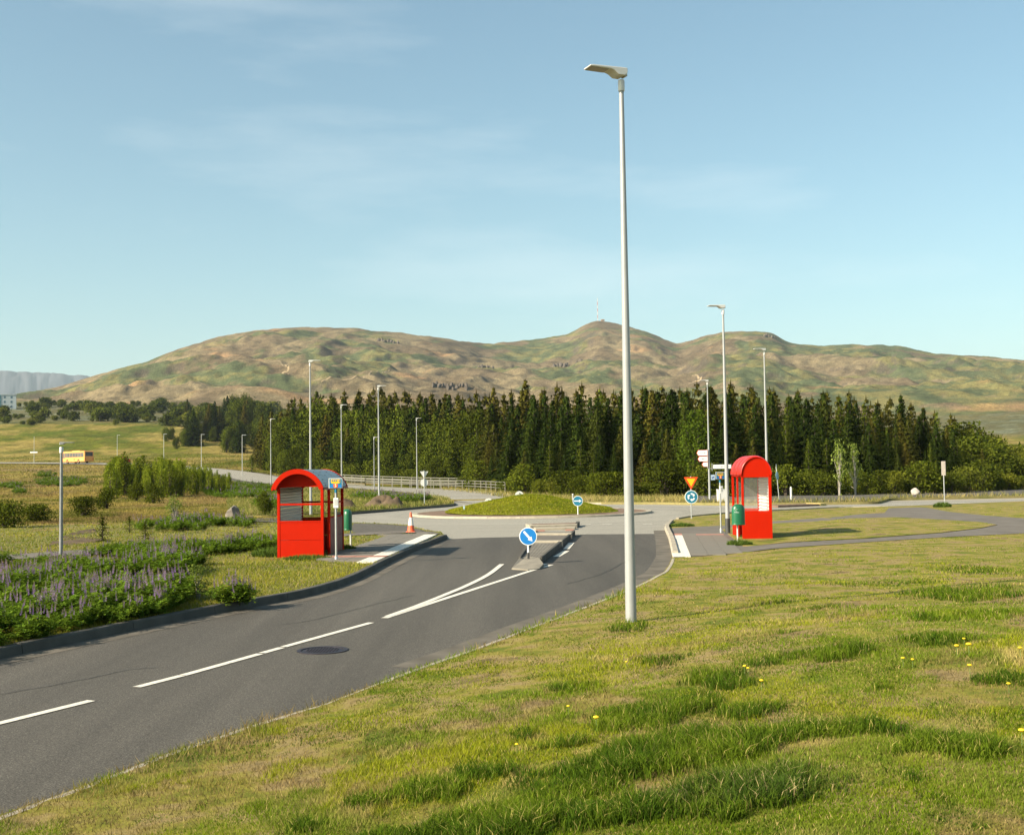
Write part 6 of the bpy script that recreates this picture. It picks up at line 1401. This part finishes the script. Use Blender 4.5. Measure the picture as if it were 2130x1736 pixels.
V, T, cc = blades(np.stack([x, y, ground_z(x, y) - .02], 1), r.uniform(.06, .22, n) * (.4 + 1.1 * fbm(x / 4, y / 6, 3, 8)) * np.clip(y / 110, .7, 1.8), np.maximum(.01, y * .00032) * r.uniform(.7, 1.5, n), r.uniform(.2, 1, n), c * r.uniform(.7, 1.25, (n, 1)), 1, seed=37); o = link('grass', trimesh('grass', V, T, cc), grass_m); tag(o, 'tussocky straw coloured grass of the left field', 'grass', kind='stuff')
# small tussocks at post feet and shelter corners
r = np.random.default_rng(50)
def tussock(label, px, py, rx, h, zf, n=700):
    c = G(px, py, .12); a = r.uniform(0, 2 * PI, n); q = np.sqrt(r.random(n)); x, y = c[0] + rx * q * np.cos(a), c[1] + rx * .7 * q * np.sin(a); f = r.random(n)[:, None]
    V, T, cc = blades(np.stack([x, y, zf(x, y)], 1), h * r.uniform(.5, 1.1, n) * (1 - .5 * q), np.full(n, c[1] * .0003), r.uniform(.1, .8, n), np.array([.05, .09, .016]) * (1 - f) + np.array([.12, .17, .03]) * f, 2, seed=int(px)); o = link('grass_tussock', trimesh('grass_tussock', V, T, cc), grass_m); tag(o, label, 'grass tussock')
tussock('dark grass tussock at the foot of the right litter bin', 1538, 1129, .42, .30, lawn_z); tussock('grass tussock at the foot of the left litter bin', 720, 1143, .30, .25, verge_z); tussock('tall green grass at the left corner of the left shelter', 578, 1155, .75, .42, verge_z, 1500); tussock('grass tussock at the foot of the far right sign post', 1960, 1053.5, .5, .42, lawn_z); tussock('dark grass patch at the corner of the right lawn', 1418, 1090, .55, .22, lawn_z)
tussock('rough grass along the front of the left shelter', 640, 1162, .7, .22, verge_z, 900)
# dandelions
dand_y = mat('dandelion_yellow', (.85, .55, .01), .7); stem_g = mat('dandelion_stem', (.10, .16, .04), .7)
fl = MB().lathe([(.004, -.006), (.014, .0), (.021, .006), (.016, .013), (.002, .016)], 10).mesh('flower'); fl.materials.append(dand_y); sm = MB().tube((0, 0, -.09), (0, 0, 0), .0022, n=5).mesh('stem'); sm.materials.append(stem_g)
for k, (px, py, s_, txt) in enumerate(((1240, 1490, 1.6, 'large yellow dandelion right of the lower tufts, nearest the camera'), (1182, 1466, 1.0, 'small dandelion at the left end of the middle tufts'), (1549, 1383, 1.2, 'left one of two dandelions in mid lawn'), (1556, 1387, 1.0, 'right one of two dandelions in mid lawn'), (1584, 1413, 1.2, 'dandelion above the dark middle tuft'), (1990, 1341, 1.4, 'dandelion in the right tufts, left of the brightest'), (2015, 1338, 1.7, 'brightest dandelion in the right tufts'), (2005, 1326, 1.0, 'topmost dandelion in the right tufts'), (1878, 1366, 1.1, 'left dandelion in the patch of mid right lawn'), (1898, 1369, 1.0, 'right dandelion in the patch of mid right lawn'), (2017, 1381, 1.2, 'dandelion below the right tufts'), (2098, 1419, 1.0, 'dandelion low near the right edge'), (2125, 1516, 1.3, 'lowest dandelion at the right edge'), (2122, 1345, 1.2, 'dandelion at the right edge level with the tufts'), (1303, 1374, .9, 'faint dandelion below the big lamp post'), (1075, 1545, .9, 'dandelion near the road side tufts'))):
    z = .1
    for _ in range(6): q = G(px, py, z + .11); z = zl(q)
    t = thing('dandelion', txt, 'dandelion', (q[0], q[1], z + .10), k * .7, 'dandelions in the lawn', s_ * .75)
    for nm, me in (('flower', fl), ('stem', sm)): o = bpy.data.objects.new(nm, me); C.objects.link(o); o.parent = t

# ------------------------------------------------------------------ the air
hz = MB().span((-16000, -3000, -60), (16000, 15500, 1150)).obj('haze', None); tag(hz, 'thin blue summer haze', 'haze', kind='stuff'); hz.display_type = 'WIRE'
m, n, l = _nt('haze_air'); n.remove(n['Principled BSDF']); pv = n.new('ShaderNodeVolumePrincipled'); pv.inputs['Color'].default_value = (.74, .88, 1.0, 1); pv.inputs['Density'].default_value = .000045; pv.inputs['Anisotropy'].default_value = .0
l.new(pv.outputs[0], n['Material Output'].inputs['Volume']); hz.data.materials.append(m)
